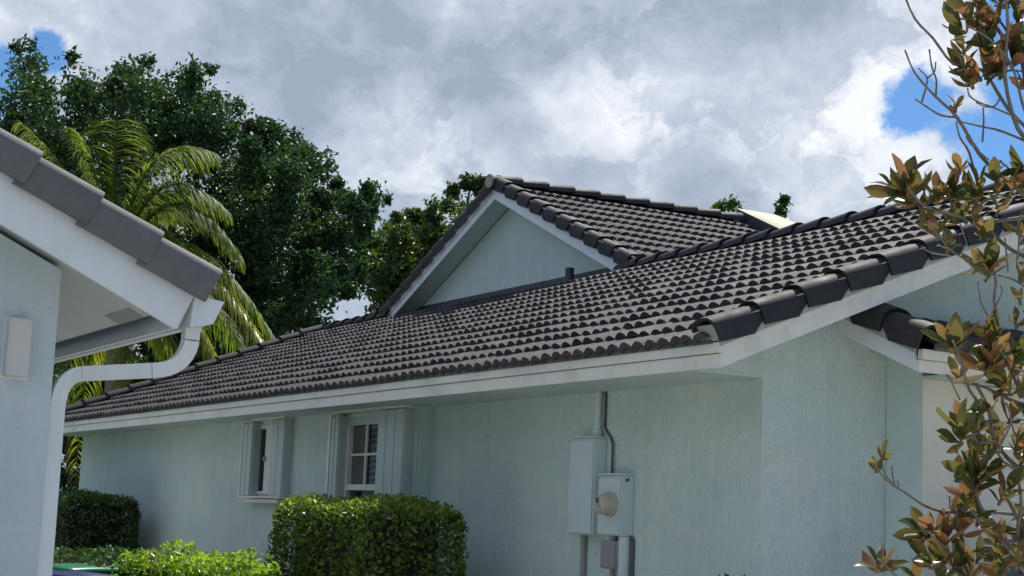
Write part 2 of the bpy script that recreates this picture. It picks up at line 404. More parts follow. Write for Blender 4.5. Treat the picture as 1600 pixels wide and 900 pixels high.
def fast_mesh(me, V, F):
    k = F.shape[1]
    me.vertices.add(len(V)); me.vertices.foreach_set('co', np.ascontiguousarray(V, np.float32).ravel())
    me.loops.add(F.size); me.loops.foreach_set('vertex_index', F.astype(np.int32).ravel())
    me.polygons.add(len(F)); me.polygons.foreach_set('loop_start', np.arange(0, F.size, k, dtype=np.int32))
    me.update(calc_edges=True)

def rake_mesh(mat, side=1, skirt=0.055, name='rake_tile', cut_to=0.262):
    """verge tile: flat arm on the roof, rounded shoulder, skirt hanging over the edge; local x outwards, y upslope, z off the roof"""
    prof = [(-0.165, 0.030), (-0.150, 0.060), (-0.110, 0.082), (-0.055, 0.094), (-0.010, 0.090), (0.024, 0.072), (0.042, 0.042), (0.046, 0.0), (0.047, -skirt*.5), (0.047, -skirt)]
    cf = [0, 0, 0, 0, 0, .0, .15, .45, .75, 1.0]
    n = len(prof); v = []; f = []
    L = TL
    def ring(y, grow, dz, inner=0.0, cut=None):
        r = []
        for i, (x, z) in enumerate(prof):
            yy = y if cut is None else y-(y-cut)*cf[i]
            xx = x+grow*(1 if x > -0.02 else -0.3); zz = z+dz
            if inner:
                xx -= inner*(1 if i >= 5 else 0); zz -= inner*(1 if i < 7 else 0)
            r.append((side*xx, yy, zz))
        return r
    v += ring(0.0, 0.016, 0.026); v += ring(L, 0.0, -0.004, cut=cut_to); v += ring(0.003, 0.016, 0.026, inner=0.018); v += ring(0.0, 0.016, 0.026); v += ring(0.20, 0.010, 0.012, inner=0.016)
    for i in range(n-1):
        q = [(i, i+1, n+i+1, n+i), (2*n+i, 2*n+i+1, 3*n+i+1, 3*n+i), (4*n+i, 4*n+i+1, 2*n+i+1, 2*n+i)]
        f += q if side > 0 else [tuple(reversed(k)) for k in q]
    mb = MB(); mb.add(v, f, True); return mb.mesh(name, mat)
def ridge_mesh(mat, length=0.42, r=0.105, name='ridge_tile', seg=9):
    """half-barrel cap; local x along the ridge, big open end at x = length"""
    v = []; f = []
    def ring(x, rr, dz):
        return [(x, math.cos(math.pi*k/(seg-1))*rr*1.08, max(0, math.sin(math.pi*k/(seg-1)))**0.85*rr*0.95+dz) for k in range(seg)]
    rings = [ring(0, r*0.86, -0.012), ring(length, r*1.05, 0.012), ring(length, r*1.05, 0.012), ring(length-0.004, r*0.86, 0.006), ring(length*0.35, r*0.80, 0.0)]
    for q in rings: v += q
    for a, b in ((0, 1), (2, 3), (3, 4)):
        for i in range(seg-1): f.append((a*seg+i, a*seg+i+1, b*seg+i+1, b*seg+i))
    mb = MB(); mb.add(v, f, True); return mb.mesh(name, mat)

# ------------------------------------------------------------------ ground
def ground():
    m, t, b = material('lawn'); p = geo(t)
    n = t.noise(p, 3, 6); f = t.noise(p, 60, 4)
    c = t.mix(n, (0.05, 0.085, 0.022, 1), (0.09, 0.12, 0.035, 1)); c = t.mix(t.lin(f, .3, .7, 0, .5), c, (0.03, 0.05, 0.015, 1))
    t.put(b.inputs['Base Color'], c); b.inputs['Roughness'].default_value = 0.9; bump(t, b, f, 0.8, 0.03)
    mb = MB(); z = -H
    mb.add([(-400, -400, z), (400, -400, z), (400, 400, z), (-400, 400, z)], [(0, 1, 2, 3)])
    props(mb.build('lawn', m), 'green lawn round the two houses', kind='structure')
    m2, t, b = material('driveway_concrete'); p = geo(t); n = t.noise(p, 2, 6); f = t.noise(p, 80, 3)
    t.put(b.inputs['Base Color'], t.mix(n, (0.42, 0.41, 0.38, 1), (0.54, 0.53, 0.49, 1))); b.inputs['Roughness'].default_value = 0.85; bump(t, b, f, 0.3, 0.01)
    mb = MB(); mb.box(1.2, 14, -16, 14, -H, -H+0.03)
    props(mb.build('driveway', m2), 'pale concrete driveway in front of the houses', kind='structure')
    mb = MB(); mb.box(-15, 1.198, -3.25, -1.6, -H, -H+0.025)  # pale path out of view, added to bounce sunlight onto the side wall
    props(mb.build('bounce_path', m2), 'unseen concrete path added between the two houses to bounce light', kind='structure')
ground()

# ------------------------------------------------------------------ main house
TH = math.radians(22.11); PH = math.radians(23.92)
cT, sT = math.cos(TH), math.sin(TH); cP, sP = math.cos(PH), math.sin(PH)
XF = -15.5                     # far end of the eave
YR, ZR = 4.138, 1.80           # ridge of the long slope
XP, YG, ZP = -10.273, 4.138, 3.101   # cross-gable peak (underside of its rake board)
def house():
    h = thing('house', (-7, 2, -H), 'teal stucco bungalow with charcoal tiled roofs and white trim', 'house')
    # --- walls
    def wall(name, poly, off, mat=M['teal'], label=None):
        o = MB().prism(poly, off).build(name, mat, h)
        if label: o['label'] = label
        return o
    wall('wall', [(-4.75, .62, -H), (-0.6055, .62, -H), (-0.6055, .62, .26), (-4.75, .62, .26)], (0, .2, 0), label='long teal side wall by the electric boxes')
    # windowed stretch, with real openings
    Y = .49
    W1, W2 = (-8.46, -7.86, -.74, -.045), (-6.36, -5.36, -1.75, -.04)
    mb = MB()
    xs = [-15.15, W1[0], W1[1], W2[0], W2[1], -4.75]
    def blk(a, b, z0, z1): mb.box(a, b, Y, Y+.2, z0, z1)
    blk(xs[0], xs[1], -H, .2); blk(xs[2], xs[3], -H, .2); blk(xs[4], -4.80, -H, .2)
    blk(W1[0], W1[1], -H, W1[2]); blk(W1[0], W1[1], W1[3], .2); blk(W2[0], W2[1], -H, W2[2]); blk(W2[0], W2[1], W2[3], .2)
    mb.box(-4.80, -4.7505, Y, .70, -H, .2)
    o = mb.build('wall', M['teal'], h); o['label'] = 'teal side wall with the two shuttered windows'
    # gable end facing the street, garage front, cross gable, far end
    zt = lambda y: y*sT/cT
    wall('wall', [(-.405, .62, -H+.002), (-.405, 9.0, -H+.002), (-.405, 9.0, .3), (-.405, YR+.1, zt(YR)-.02), (-.405, .62, zt(.62)-.02)], (-.2, 0, 0), label='teal gable end wall under the front verge')
    wall('wall', [(-.40, 1.60, -H+.004), (-.089, 1.60, -H+.004), (-.089, 1.60, .13), (-.40, 1.60, .26)], (0, .18, 0), M['teal_smooth'], label='narrow return wall beside the white garage corner')
    wall('wall', [(-15.15, .70, -H+.002), (-15.15, 8, -H+.002), (-15.15, 8, .3), (-15.15, YR, zt(YR)-.05), (-15.15, .70, zt(.7)-.05)], (.2, 0, 0))
    tP = sP/cP
    wall('gable_wall', [(XP-3.3, 4.45, 1.2), (XP+3.6, 4.45, 1.2), (XP+3.6, 4.45, ZP+.02-3.6*tP), (XP, 4.45, ZP+.02), (XP-3.3, 4.45, ZP+.02-3.3*tP)], (0, .2, 0), label='teal stucco triangle under the cross gable')
    # --- long slope
    roof = MB().add([(XF+.06, -.02, .118), (-.02, -.02, .118), (-.02, YR, .118+(YR+.02)*sT/cT), (XF+.06, YR, .118+(YR+.02)*sT/cT)], [(0, 1, 2, 3)]).build('roof', M['dark'], h)
    roof['label'] = 'long charcoal tiled slope above the side wall'
    O = np.array((0, -.045, .125)); ex, ey, ez = np.array((1., 0, 0)), np.array((0, cT, sT)), np.array((0, -sT, cT))
    tile_field(roof, O, ex, ey, ez, XF+.08, -.05, 13)
    # back slope of the same roof
    MB().prism([(XF, YR, ZR+.02), (-.02, YR, ZR+.02), (-.02, 9.4, ZR-2.12), (XF, 9.4, ZR-2.12)], (0, 0, -.06)).build('back_slope', M['tile'], h)
    # bird stops under the first course
    bs = MB().box(0, TW-.006, 0, .012, 0, .052).mesh('bird_stop', M['birdstop'])
    x = -.05-TW
    while x > XF+.05:
        place('bird_stop', bs, roof, (x+.003, -.030, .136), (1, 0, 0), (0, 1, 0), (0, 0, 1)); x -= TW
    # fascia of the eave: two boards
    e = MB().box(XF, -.0225, -.001, .022, .0005, .0795).build('fascia', M['white'], h); e['label'] = 'lower board of the long white eave'
    e = MB().box(XF, .0245, -.020, -.0008, .083, .143).build('drip_edge', M['white'], h); bevel(e, .004)
    MB().box(XF+.01, -.406, .0225, .66, .012, .03).build('soffit', M['soffit'], h)
    MB().prism([(-.4055, .0225, .031), (-.4055, .6195, .031), (-.4055, .6195, .02+.6*sT/cT), (-.4055, .0225, .035)], (-.02, 0, 0)).build('eave_return', M['teal'], h)
    # rake boards
    def rake(X0, X1, lo, hi, name, y1=YR, mat=M['white']):
        t = y1/cT
        a = np.array((X0, 0.0, 0)); u = np.array((0, cT, sT)); nrm = np.array((0, -sT, cT))
        o = MB(); p = [a+nrm*lo/1+u*(lo*sT/cT), a+u*t+nrm*lo, a+u*t+nrm*hi, a+nrm*hi+u*(hi*sT/cT)]
        o.prism(p, (X1-X0, 0, 0)); return o.build(name, mat, h)
    rake(-.022, 0.003, 0, .085, 'rake_board'); bevel(rake(-.022, .024, .087, .140, 'rake_drip_edge'), .004)
    rake(XF, XF+.022, 0, .14, 'rake_board')
    MB().prism([(-.0225, .02, .02), (-.0225, YR, .02+(YR-.02)*sT/cT), (-.40, YR, .02+(YR-.02)*sT/cT), (-.40, .02, .02)], (0, 0, .012)).build('rake_soffit', M['soffit'], h)
    # verge tiles
    Or = np.array((-.002, -.05, .128))
    rk = rake_mesh(M['cap'], 1); rkm = rake_mesh(M['cap'], -1)
    for c in range(13):
        place('rake_tile', rk, roof, Or+ey*(c*TE-.0)+ez*.036, ex, ey, ez)
        place('rake_tile', rkm, roof, np.array((XF-.01, -.05, .128))+ey*(c*TE)+ez*.036, ex, ey, ez)
    MB().obox(Or+np.array((.018, 0, 0))+ey*.02+ez*(-.018), ex, ey, ez, .021, 13*TE, .115).build('mortar', M['mortar'], h)
    MB().obox(Or+np.array((-.15, 0, 0))+ey*.03+ez*.01, ex, ey, ez, .185, .02, .095).build('mortar', M['mortar'], h)
    # ridge caps
    rg = ridge_mesh(M['cap'], .44, .105)
    x = .1
    while x > -7.30:
        place('ridge_tile', rg, roof, (x-.44, YR+.02, ZR+.055), (1, 0, 0), (0, 1, 0), (0, 0, 1)); x -= .37
    x = -13.15
    while x > XF-.1:
        place('ridge_tile', rg, roof, (x-.44, YR+.02, ZR+.055), (1, 0, 0), (0, 1, 0), (0, 0, 1)); x -= .37
    # flashing at the foot of the cross-gable wall
    MB().prism([(-13.0, YR-.03, ZR+.03), (-7.45, YR-.03, ZR+.03), (-7.45, 4.449, ZR+.06), (-13.0, 4.449, ZR+.06)], (0, 0, .02)).build('flashing', M['dark'], h)
    MB().box(-13.0, -7.72, 4.425, 4.447, ZR+.075, ZR+.20).build('flashing', M['dark'], h)
    # --- cross gable
    gr = MB().add([(XP, YG+.03, ZP+.14), (XP, 11.5, ZP+.14), (XP+4.9, 11.5, ZP+.14-4.9*tP), (XP+4.9, YG+.03, ZP+.14-4.9*tP)], [(0, 3, 2, 1)]).build('gable_roof', M['dark'], h)
    gr['label'] = 'charcoal tiled slope of the cross gable with the skylight'
    gx, gy, gz = np.array((0, 1., 0)), np.array((-cP, 0, sP)), np.array((sP, 0, cP))
    n = 15; Og = np.array((XP, YG, ZP+.155))-gy*(n*TE-.08)
    tile_field(gr, Og, gx, gy, gz, .06, 7.3, n, keep=lambda P: P[0] < -6.0)
    MB().prism([(XP-.01, YG+.03, ZP+.17), (XP-.01, 11.5, ZP+.17), (XP-5, 11.5, ZP+.17-5*tP), (XP-5, YG+.03, ZP+.17-5*tP)], (0, 0, -.05)).build('back_slope', M['tile'], h)
    for sgn, lim in ((1, 3.05), (-1, 2.95)):
        def gp(d, z): return (XP+sgn*d, YG, ZP+z-d*tP)
        o = MB().prism([gp(0, 0), gp(lim, 0), gp(lim, .085), gp(0, .085)], (0, .025, 0)).build('rake_board', M['bluewhite'], h)
        o = MB().prism([gp(0, .088), gp(lim+.05, .088), gp(lim+.05, .150), gp(0, .150)], (0, .024, 0)); o.v = [(a, b-.014, c) for a, b, c in o.v]; o.build('rake_drip_edge', M['bluewhite'], h)
        MB().prism([(XP, YG+.025, ZP+.03), (XP+sgn*lim, YG+.025, ZP+.03-lim*tP), (XP+sgn*lim, 4.449, ZP+.03-lim*tP), (XP, 4.449, ZP+.03)], (0, 0, .012)).build('rake_soffit', M['soffit'], h)
    # verge tiles of the cross gable; outwards is -Y
    gyl, gzl = np.array((cP, 0, sP)), np.array((-sP, 0, cP))
    gk = rake_mesh(M['cap'], 1, .08); gkm = rake_mesh(M['cap'], -1, .065)
    for c in range(11):
        d = (c+1)*TE*cP
        P = np.array((XP, YG, ZP+.155))-gy*((c+1)*TE-.02)+gz*.034
        if P[0] < -6.9: place('rake_tile', gkm, gr, P, gx, gy, gz)
        P = np.array((XP, YG, ZP+.155))-gyl*((c+1)*TE-.02)+gzl*.034
        if P[0] > -13.6: place('rake_tile', gk, gr, P, -gx, gyl, gzl)
    MB().obox(np.array((XP, YG-.040, ZP+.14))-gy*3.35, gy, gx, gz, 3.3, .016, .115).build('mortar', M['mortar'], h)
    MB().obox(np.array((XP, YG-.040, ZP+.14))-gyl*3.35, gyl, gx, gzl, 3.3, .016, .115).build('mortar', M['mortar'], h)
    gc = ridge_mesh(M['cap'], .44, .115)
    y = YG-.10
    k = 0
    while y < 11.4:
        if not (7.75 < y+.2 < 8.72): place('ridge_tile', gc, gr, (XP, y, ZP+.205), (0, 1, 0), (-1, 0, 0), (0, 0, 1))
        y += .39; k += 1
    # mortar disc closing the front cap
    pts = [(XP+.105*math.cos(math.pi*i/10), YG-.096, ZP+.205+.105*math.sin(math.pi*i/10)) for i in range(11)]
    pts += [(XP-.06, YG-.096, ZP+.15), (XP, YG-.096, ZP+.13), (XP+.06, YG-.096, ZP+.15)]
    MB().prism(pts, (0, .03, 0)).build('ridge_end_mortar', paint('pale_mortar', (0.36, 0.35, 0.31), .9, .4), h)
    # skylight
    sk = Og+gy*((n-5.2)*TE)+gx*(8.05-YG)+gz*.03; Ls = 5.6*TE; Wd = .66
    cb = MB(); cb.obox(sk, gx, gy, gz, Wd, Ls, .16)
    sky_ = cb.build('skylight', M['dark'], h); sky_['label'] = 'skylight with dark curb and cream dome near the gable ridge'
    v = []; f = []; nu, nv = 9, 9
    for i in range(nu):
        for j in range(nv):
            a, b = i/(nu-1), j/(nv-1)
            z = .162+.055*(1-(2*a-1)**4)*(1-(2*b-1)**4)**1.0
            v.append(sk+gx*(-.01+a*(Wd+.02))+gy*(-.01+b*(Ls+.02))+gz*z)
    f = [(i*nv+j, (i+1)*nv+j, (i+1)*nv+j+1, i*nv+j+1) for i in range(nu-1) for j in range(nv-1)]
    MB().add(v, f, True).build('dome', M['acrylic'], sky_)
    # soil vent beside the cross-gable wall
    p = onY(890, 430, 4.25)
    vp = MB().tube([(p[0], 4.25, ZR-.1), (p[0], 4.25, p[2]+.085)], .052, 12).build('vent_pipe', M['dark'], h)
    vp['label'] = 'short dark vent pipe at the foot of the cross gable'
    # --- low garage roof at the right
    X0, Y0, Z0 = .30, 1.20, .055
    gs = MB().add([(X0, Y0+.03, Z0+.125), (-.404, Y0+.03, Z0+.125+(X0+.404)*sT/cT), (-.404, 8, Z0+.125+(X0+.404)*sT/cT), (X0, 8, Z0+.125)], [(0, 3, 2, 1)]).build('garage_roof', M['dark'], h)
    gs['label'] = 'low charcoal tiled roof over the garage front'
    ay, az = np.array((-cT, 0, sT)), np.array((sT, 0, cT))
    tile_field(gs, np.array((X0+.04, Y0, Z0+.125)), gx, ay, az, .08, 5.5, 2)
    for c in range(2): place('rake_tile', gkm, gs, np.array((X0+.05, Y0, Z0+.128))+ay*c*TE+az*.034, gx, ay, az)
    MB().obox(np.array((X0, Y0-.034, Z0+.115)), ay, gx, az, .7, .014, .10).build('mortar', M['mortar'], h)
    tt = sT/cT
    MB().prism([(X0, Y0, Z0), (-.404, Y0, Z0+.704*tt), (-.404, Y0, Z0+.704*tt+.105), (X0-.04, Y0, Z0+.12)], (0, .025, 0)).build('rake_board', M['bluewhite'], h)
    MB().box(X0-.022, X0+.002, Y0+.001, 8, Z0+.001, Z0+.07).build('fascia', M['cream'], h)
    bevel(MB().box(X0-.02, X0+.024, Y0+.012, 8, Z0+.073, Z0+.135).build('drip_edge', M['cream'], h), .004)
    MB().box(-.088, X0-.023, 1.60, 8, Z0+.012, Z0+.03).build('soffit', M['soffit'], h)
    MB().prism([(X0-.023, Y0+.026, Z0+.02), (X0-.023, 1.599, Z0+.02), (-.404, 1.599, Z0+.02+.68*tt), (-.404, Y0+.026, Z0+.02+.68*tt)], (0, 0, .012)).build('rake_soffit', M['soffit'], h)
    bs2 = MB().box(0, TW-.006, -.006, .006, 0, .05).mesh('bird_stop', M['birdstop'])
    y = Y0+.1
    while y < 6: place('bird_stop', bs2, gs, (X0+.028, y, Z0+.13), (0, 1, 0), (-1, 0, 0), (0, 0, 1)); y += TW
    MB().box(-.20, -.080, 1.604, 1.84, -H+.006, Z0+.011).build('garage_corner_trim', M['cream'], h)
    MB().box(-.21, -.094, 1.841, 1.96, -H+.006, Z0+.01).build('garage_wall', M['cream'], h)
    MB().box(-.22, -.10, 1.961, 2.30, -H+.006, Z0+.009).build('garage_wall', M['cream'], h)
    # garage door of ribbed panels with scalloped edges
    gd = MB().box(-.24, -.20, 2.301, 6.9, -H+.01, Z0-.20).build('garage_door', M['cream'], h)
    gd['label'] = 'cream garage door with scalloped horizontal ribs'
    z = Z0-.22
    nr = 0
    while z > -H+.05 and nr < 32:
        ys = np.linspace(2.32, 6.88, 70)
        top = [(-.196, yy, z+.006*math.sin(yy*34)) for yy in ys]; bot = [(-.186, yy, z-.062+.006*math.sin(yy*34)) for yy in ys]
        m = len(ys); mb = MB(); mb.add(top+bot+[(-.199, b[1], b[2]) for b in bot], [(i, m+i, m+i+1, i+1) for i in range(m-1)]+[(m+i, 2*m+i, 2*m+i+1, m+i+1) for i in range(m-1)])
        mb.build('rib', M['cream'], gd); z -= .070; nr += 1
    MB().box(-.20, -.10, 2.301, 7, Z0-.20, Z0+.01).build('garage_header', M['cream'], h)
    # --- windows
    def accordion(x0, x1, z0, z1, n, yf):
        s = part_box('shutter', M['shutter'], h, x0, x1, yf+.028, Y-.001, z0, z1)
        w = (x1-x0)/n
        for i in range(n):
            a = x0+i*w
            MB().prism([(a+.001, yf+.027, z0+.004), (a+.007, yf, z0+.004), (a+w-.007, yf, z0+.004), (a+w-.001, yf+.027, z0+.004)], (0, 0, z1-z0-.008)).build('panel', M['shutter'], s)
        return s
    # small window
    x0, x1, z0, z1 = W1
    wd = part_box('window', M['black'], h, x0, x1, Y+.10, Y+.12, z0, z1); wd['label'] = 'narrow sash window between accordion shutters'
    part_box('pane', M['glass'], wd, x0+.01, x0+.285, Y+.05, Y+.054, z0+.03, z1-.03)
    part_box('frame', M['white'], wd, x0+.29, x1, Y-.012, Y+.06, z0+.03, z1-.04)
    part_box('frame', M['white'], wd, x0+.001, x1-.001, Y-.012, Y+.06, z1-.04, z1-.001)
    part_box('frame', M['white'], wd, x0+.001, x1-.001, Y-.012, Y+.06, z0+.001, z0+.03)
    part_box('sash', M['slat'], wd, x0+.001, x0+.15, Y+.0, Y+.049, z0+.03, z1-.04)
    part_box('meeting_rail', M['white'], wd, x0+.151, x0+.289, Y+.02, Y+.049, z0+.34, z0+.365)
    part_box('latch', M['greybox'], wd, x0+.30, x0+.33, Y-.03, Y-.0125, z0+.33, z0+.38)
    accordion(-8.58, -8.33, z0-.02, z1+.02, 2, Y-.10); accordion(-7.80, -7.47, z0-.02, z1+.035, 2, Y-.10)
    part_box('shutter_rail', M['white'], h, -8.62, -8.583, Y-.105, Y-.001, z0-.02, z1+.03)
    part_box('shutter_track', M['white'], h, -8.34, -7.45, Y-.115, Y-.002, z1+.037, z1+.058)
    part_box('window_sill', M['cream'], h, -8.46, -7.56, Y-.09, Y-.001, z0-.085, z0-.050)
    part_box('shutter_track', M['white'], h, -8.62, -7.46, Y-.11, Y-.003, z0-.042, z0-.022)
    # tall window with a grid
    x0, x1, z0, z1 = W2
    wd = part_box('window', M['black'], h, x0, x1, Y+.17, Y+.19, z0, z1); wd['label'] = 'tall window with white grid between accordion shutters'
    fx = x0+.20
    part_box('frame', M['shutter'], wd, x0+.001, fx, Y-.005, Y+.10, z0, z1-.001)
    part_box('frame', M['shutter'], wd, fx, x1, Y-.005, Y+.10, z1-.075, z1-.001)
    part_box('frame', M['white'], wd, fx+.001, fx+.035, Y-.012, Y+.06, z0, z1-.076)
    part_box('meeting_rail', M['white'], wd, fx+.036, x1, Y-.02, Y+.06, -.69, -.64)
    part_box('muntin', M['white'], wd, fx+.036, x1, Y+.015, Y+.03, -.385, -.365)
    mx = -5.80
    part_box('muntin', M['white'], wd, mx-.012, mx+.012, Y+.012, Y+.03, -.639, z1-.076)
    for a, b in ((fx+.036, mx-.012), (mx+.012, x1)):
        part_box('pane', M['glass'], wd, a, b, Y+.032, Y+.035, -.64, -.385); part_box('pane', M['glass'], wd, a, b, Y+.032, Y+.035, -.365, z1-.076)
    part_box('pane', M['glass'], wd, fx+.036, x1, Y+.032, Y+.035, z0, -.69)
    z = z1-.10
    while z > -.66:
        MB().prism([(mx-.03, Y+.06, z), (x1, Y+.06, z), (x1, Y+.09, z+.02), (mx-.03, Y+.09, z+.02)], (0, 0, .004)).build('blind_slat', M['blind'], wd); z -= .055
    part_box('curtain', M['blinddim'], wd, fx+.036, mx-.03, Y+.045, Y+.05, -.64, z1-.08)
    accordion(-6.32, -6.16, z0, z1+.01, 2, Y-.10); accordion(-5.335, -4.83, z0, z1+.03, 3, Y-.10)
    part_box('shutter_rail', M['white'], h, -6.385, -6.335, Y-.105, Y-.001, z0, z1+.02)
    part_box('shutter_track', M['white'], h, -6.30, -4.82, Y-.115, Y-.002, z1+.033, z1+.052)
    for z in (-.20, -.38, -.62): MB().tube([(-4.785, Y-.006, z), (-4.785, Y-.0005, z)], .012, 8).build('screw', M['wire'], h)
    part_box('corner_bead', M['shutter'], h, -4.80, -4.746, Y-.010, Y-.001, -H+.01, .01)
    return h
HOUSE = house()
flush_tiles(M['tile'], 300)

# ------------------------------------------------------------------ electric service on the side wall
def electrics():
    Y = .62
    e = thing('electric_panel', (-2.25, .62, -.98), 'tall pale teal electrical cabinet on the side wall', 'electric box')
    bevel(part_box('cabinet', M['boxmetal'], e, -2.40, -2.092, .522, Y-.001, -.975, -.313))
    bevel(part_box('cover', M['boxmetal'], e, -2.392, -2.10, .510, .521, -.965, -.33), .003)
    part_box('top_lip', M['boxmetal'], e, -2.405, -2.087, .506, Y-.001, -.312, -.302)
    m = thing('meter_box', (-1.9, .62, -.97), 'smaller pale teal box carrying the round electric meter', 'meter box')
    bevel(part_box('box', M['boxmetal'], m, -2.022, -1.745, .522, Y-.001, -.972, -.57))
    bevel(part_box('cover', M['boxmetal'], m, -2.014, -1.752, .510, .521, -.962, -.588), .003)
    part_box('top_lip', M['boxmetal'], m, -2.026, -1.741, .505, Y-.001, -.569, -.558)
    MB().tube([(-1.74, .56, -.60), (-1.733, .56, -.60)], .012, 8).build('screw', M['wire'], m)
    c = np.array((-1.845, 0, -.765))
    MB().tube([(c[0], .512, c[2]), (c[0], .485, c[2])], [.083, .083], 24).build('meter_ring', M['beige'], m)
    mt = MB().tube([(c[0], .487, c[2]), (c[0], .45, c[2]), (c[0], .412, c[2]), (c[0], .400, c[2])], [.070, .069, .065, .052], 24).build('meter', M['beige'], m)
    part_box('display', M['wire'], mt, c[0]-.022, c[0]+.012, .3955, .3995, c[2]+.005, c[2]+.042)
    part_box('face_plate', M['meterglass'], mt, c[0]-.034, c[0]+.034, .396, .3994, c[2]-.018, c[2]-.002)
    part_box('nameplate', M['beige'], mt, c[0]-.028, c[0]+.028, .3945, .3992, c[2]-.042, c[2]-.022)
    j = thing('junction_box', (-1.9, .62, -1.2), 'small grey junction box below the meter box', 'junction box')
    bevel(part_box('box', M['greybox'], j, -1.985, -1.80, .53, Y-.001, -1.19, -1.005)); bevel(part_box('lid', M['greybox'], j, -1.978, -1.808, .52, .529, -1.183, -1.012), .004)
    MB().tube([(-1.90, .57, -1.004), (-1.90, .57, -.973)], .026, 10).build('fitting', M['greybox'], j)
    MB().tube([(-1.90, .57, -1.40), (-1.90, .57, -1.191)], .018, 8).build('fitting', M['greybox'], j)
    def pipe(name, pts, r, mat, label, cat):
        o = MB().tube(pts, r, 12).build(name, mat, None, pts[0]); props(o, label, cat)
    t = thing('conduit', (-2.13, .585, -.3), 'conduit rising from the tall cabinet into the eave', 'conduit')
    MB().tube([(-2.165, .583, -.30), (-2.165, .583, .02)], .024, 14).build('pipe', M['pvc'], t)
    MB().tube([(-2.165, .583, -.30), (-2.165, .583, -.255)], .034, 14).build('collar', M['pvc'], t)
    MB().tube([(-2.165, .583, -.02), (-2.165, .583, .0)], .030, 14).build('collar', M['pvc'], t)
    pipe('conduit', [(-1.775, .575, -H), (-1.775, .575, -.974)], .040, M['pvc'], 'pale teal conduit rising from the ground under the meter box', 'conduit')
    pipe('conduit', [(-2.31, .595, -H), (-2.31, .595, -.976)], .020, M['greybox'], 'thin grey conduit under the tall cabinet', 'conduit')
    pipe('cable', [(-2.112, .612, .02), (-2.112, .612, -.24), (-2.03, .61, -.31), (-1.99, .60, -.36), (-1.99, .60, -.558)], .009, M['wire'], 'thin dark cable from eave to meter box top', 'cable')
    pipe('cable', [(-1.72, .612, -H), (-1.72, .612, -.99), (-1.745, .60, -.972)], .011, M['wire'], 'thin dark cable under the right side of the meter box', 'cable')
electrics()

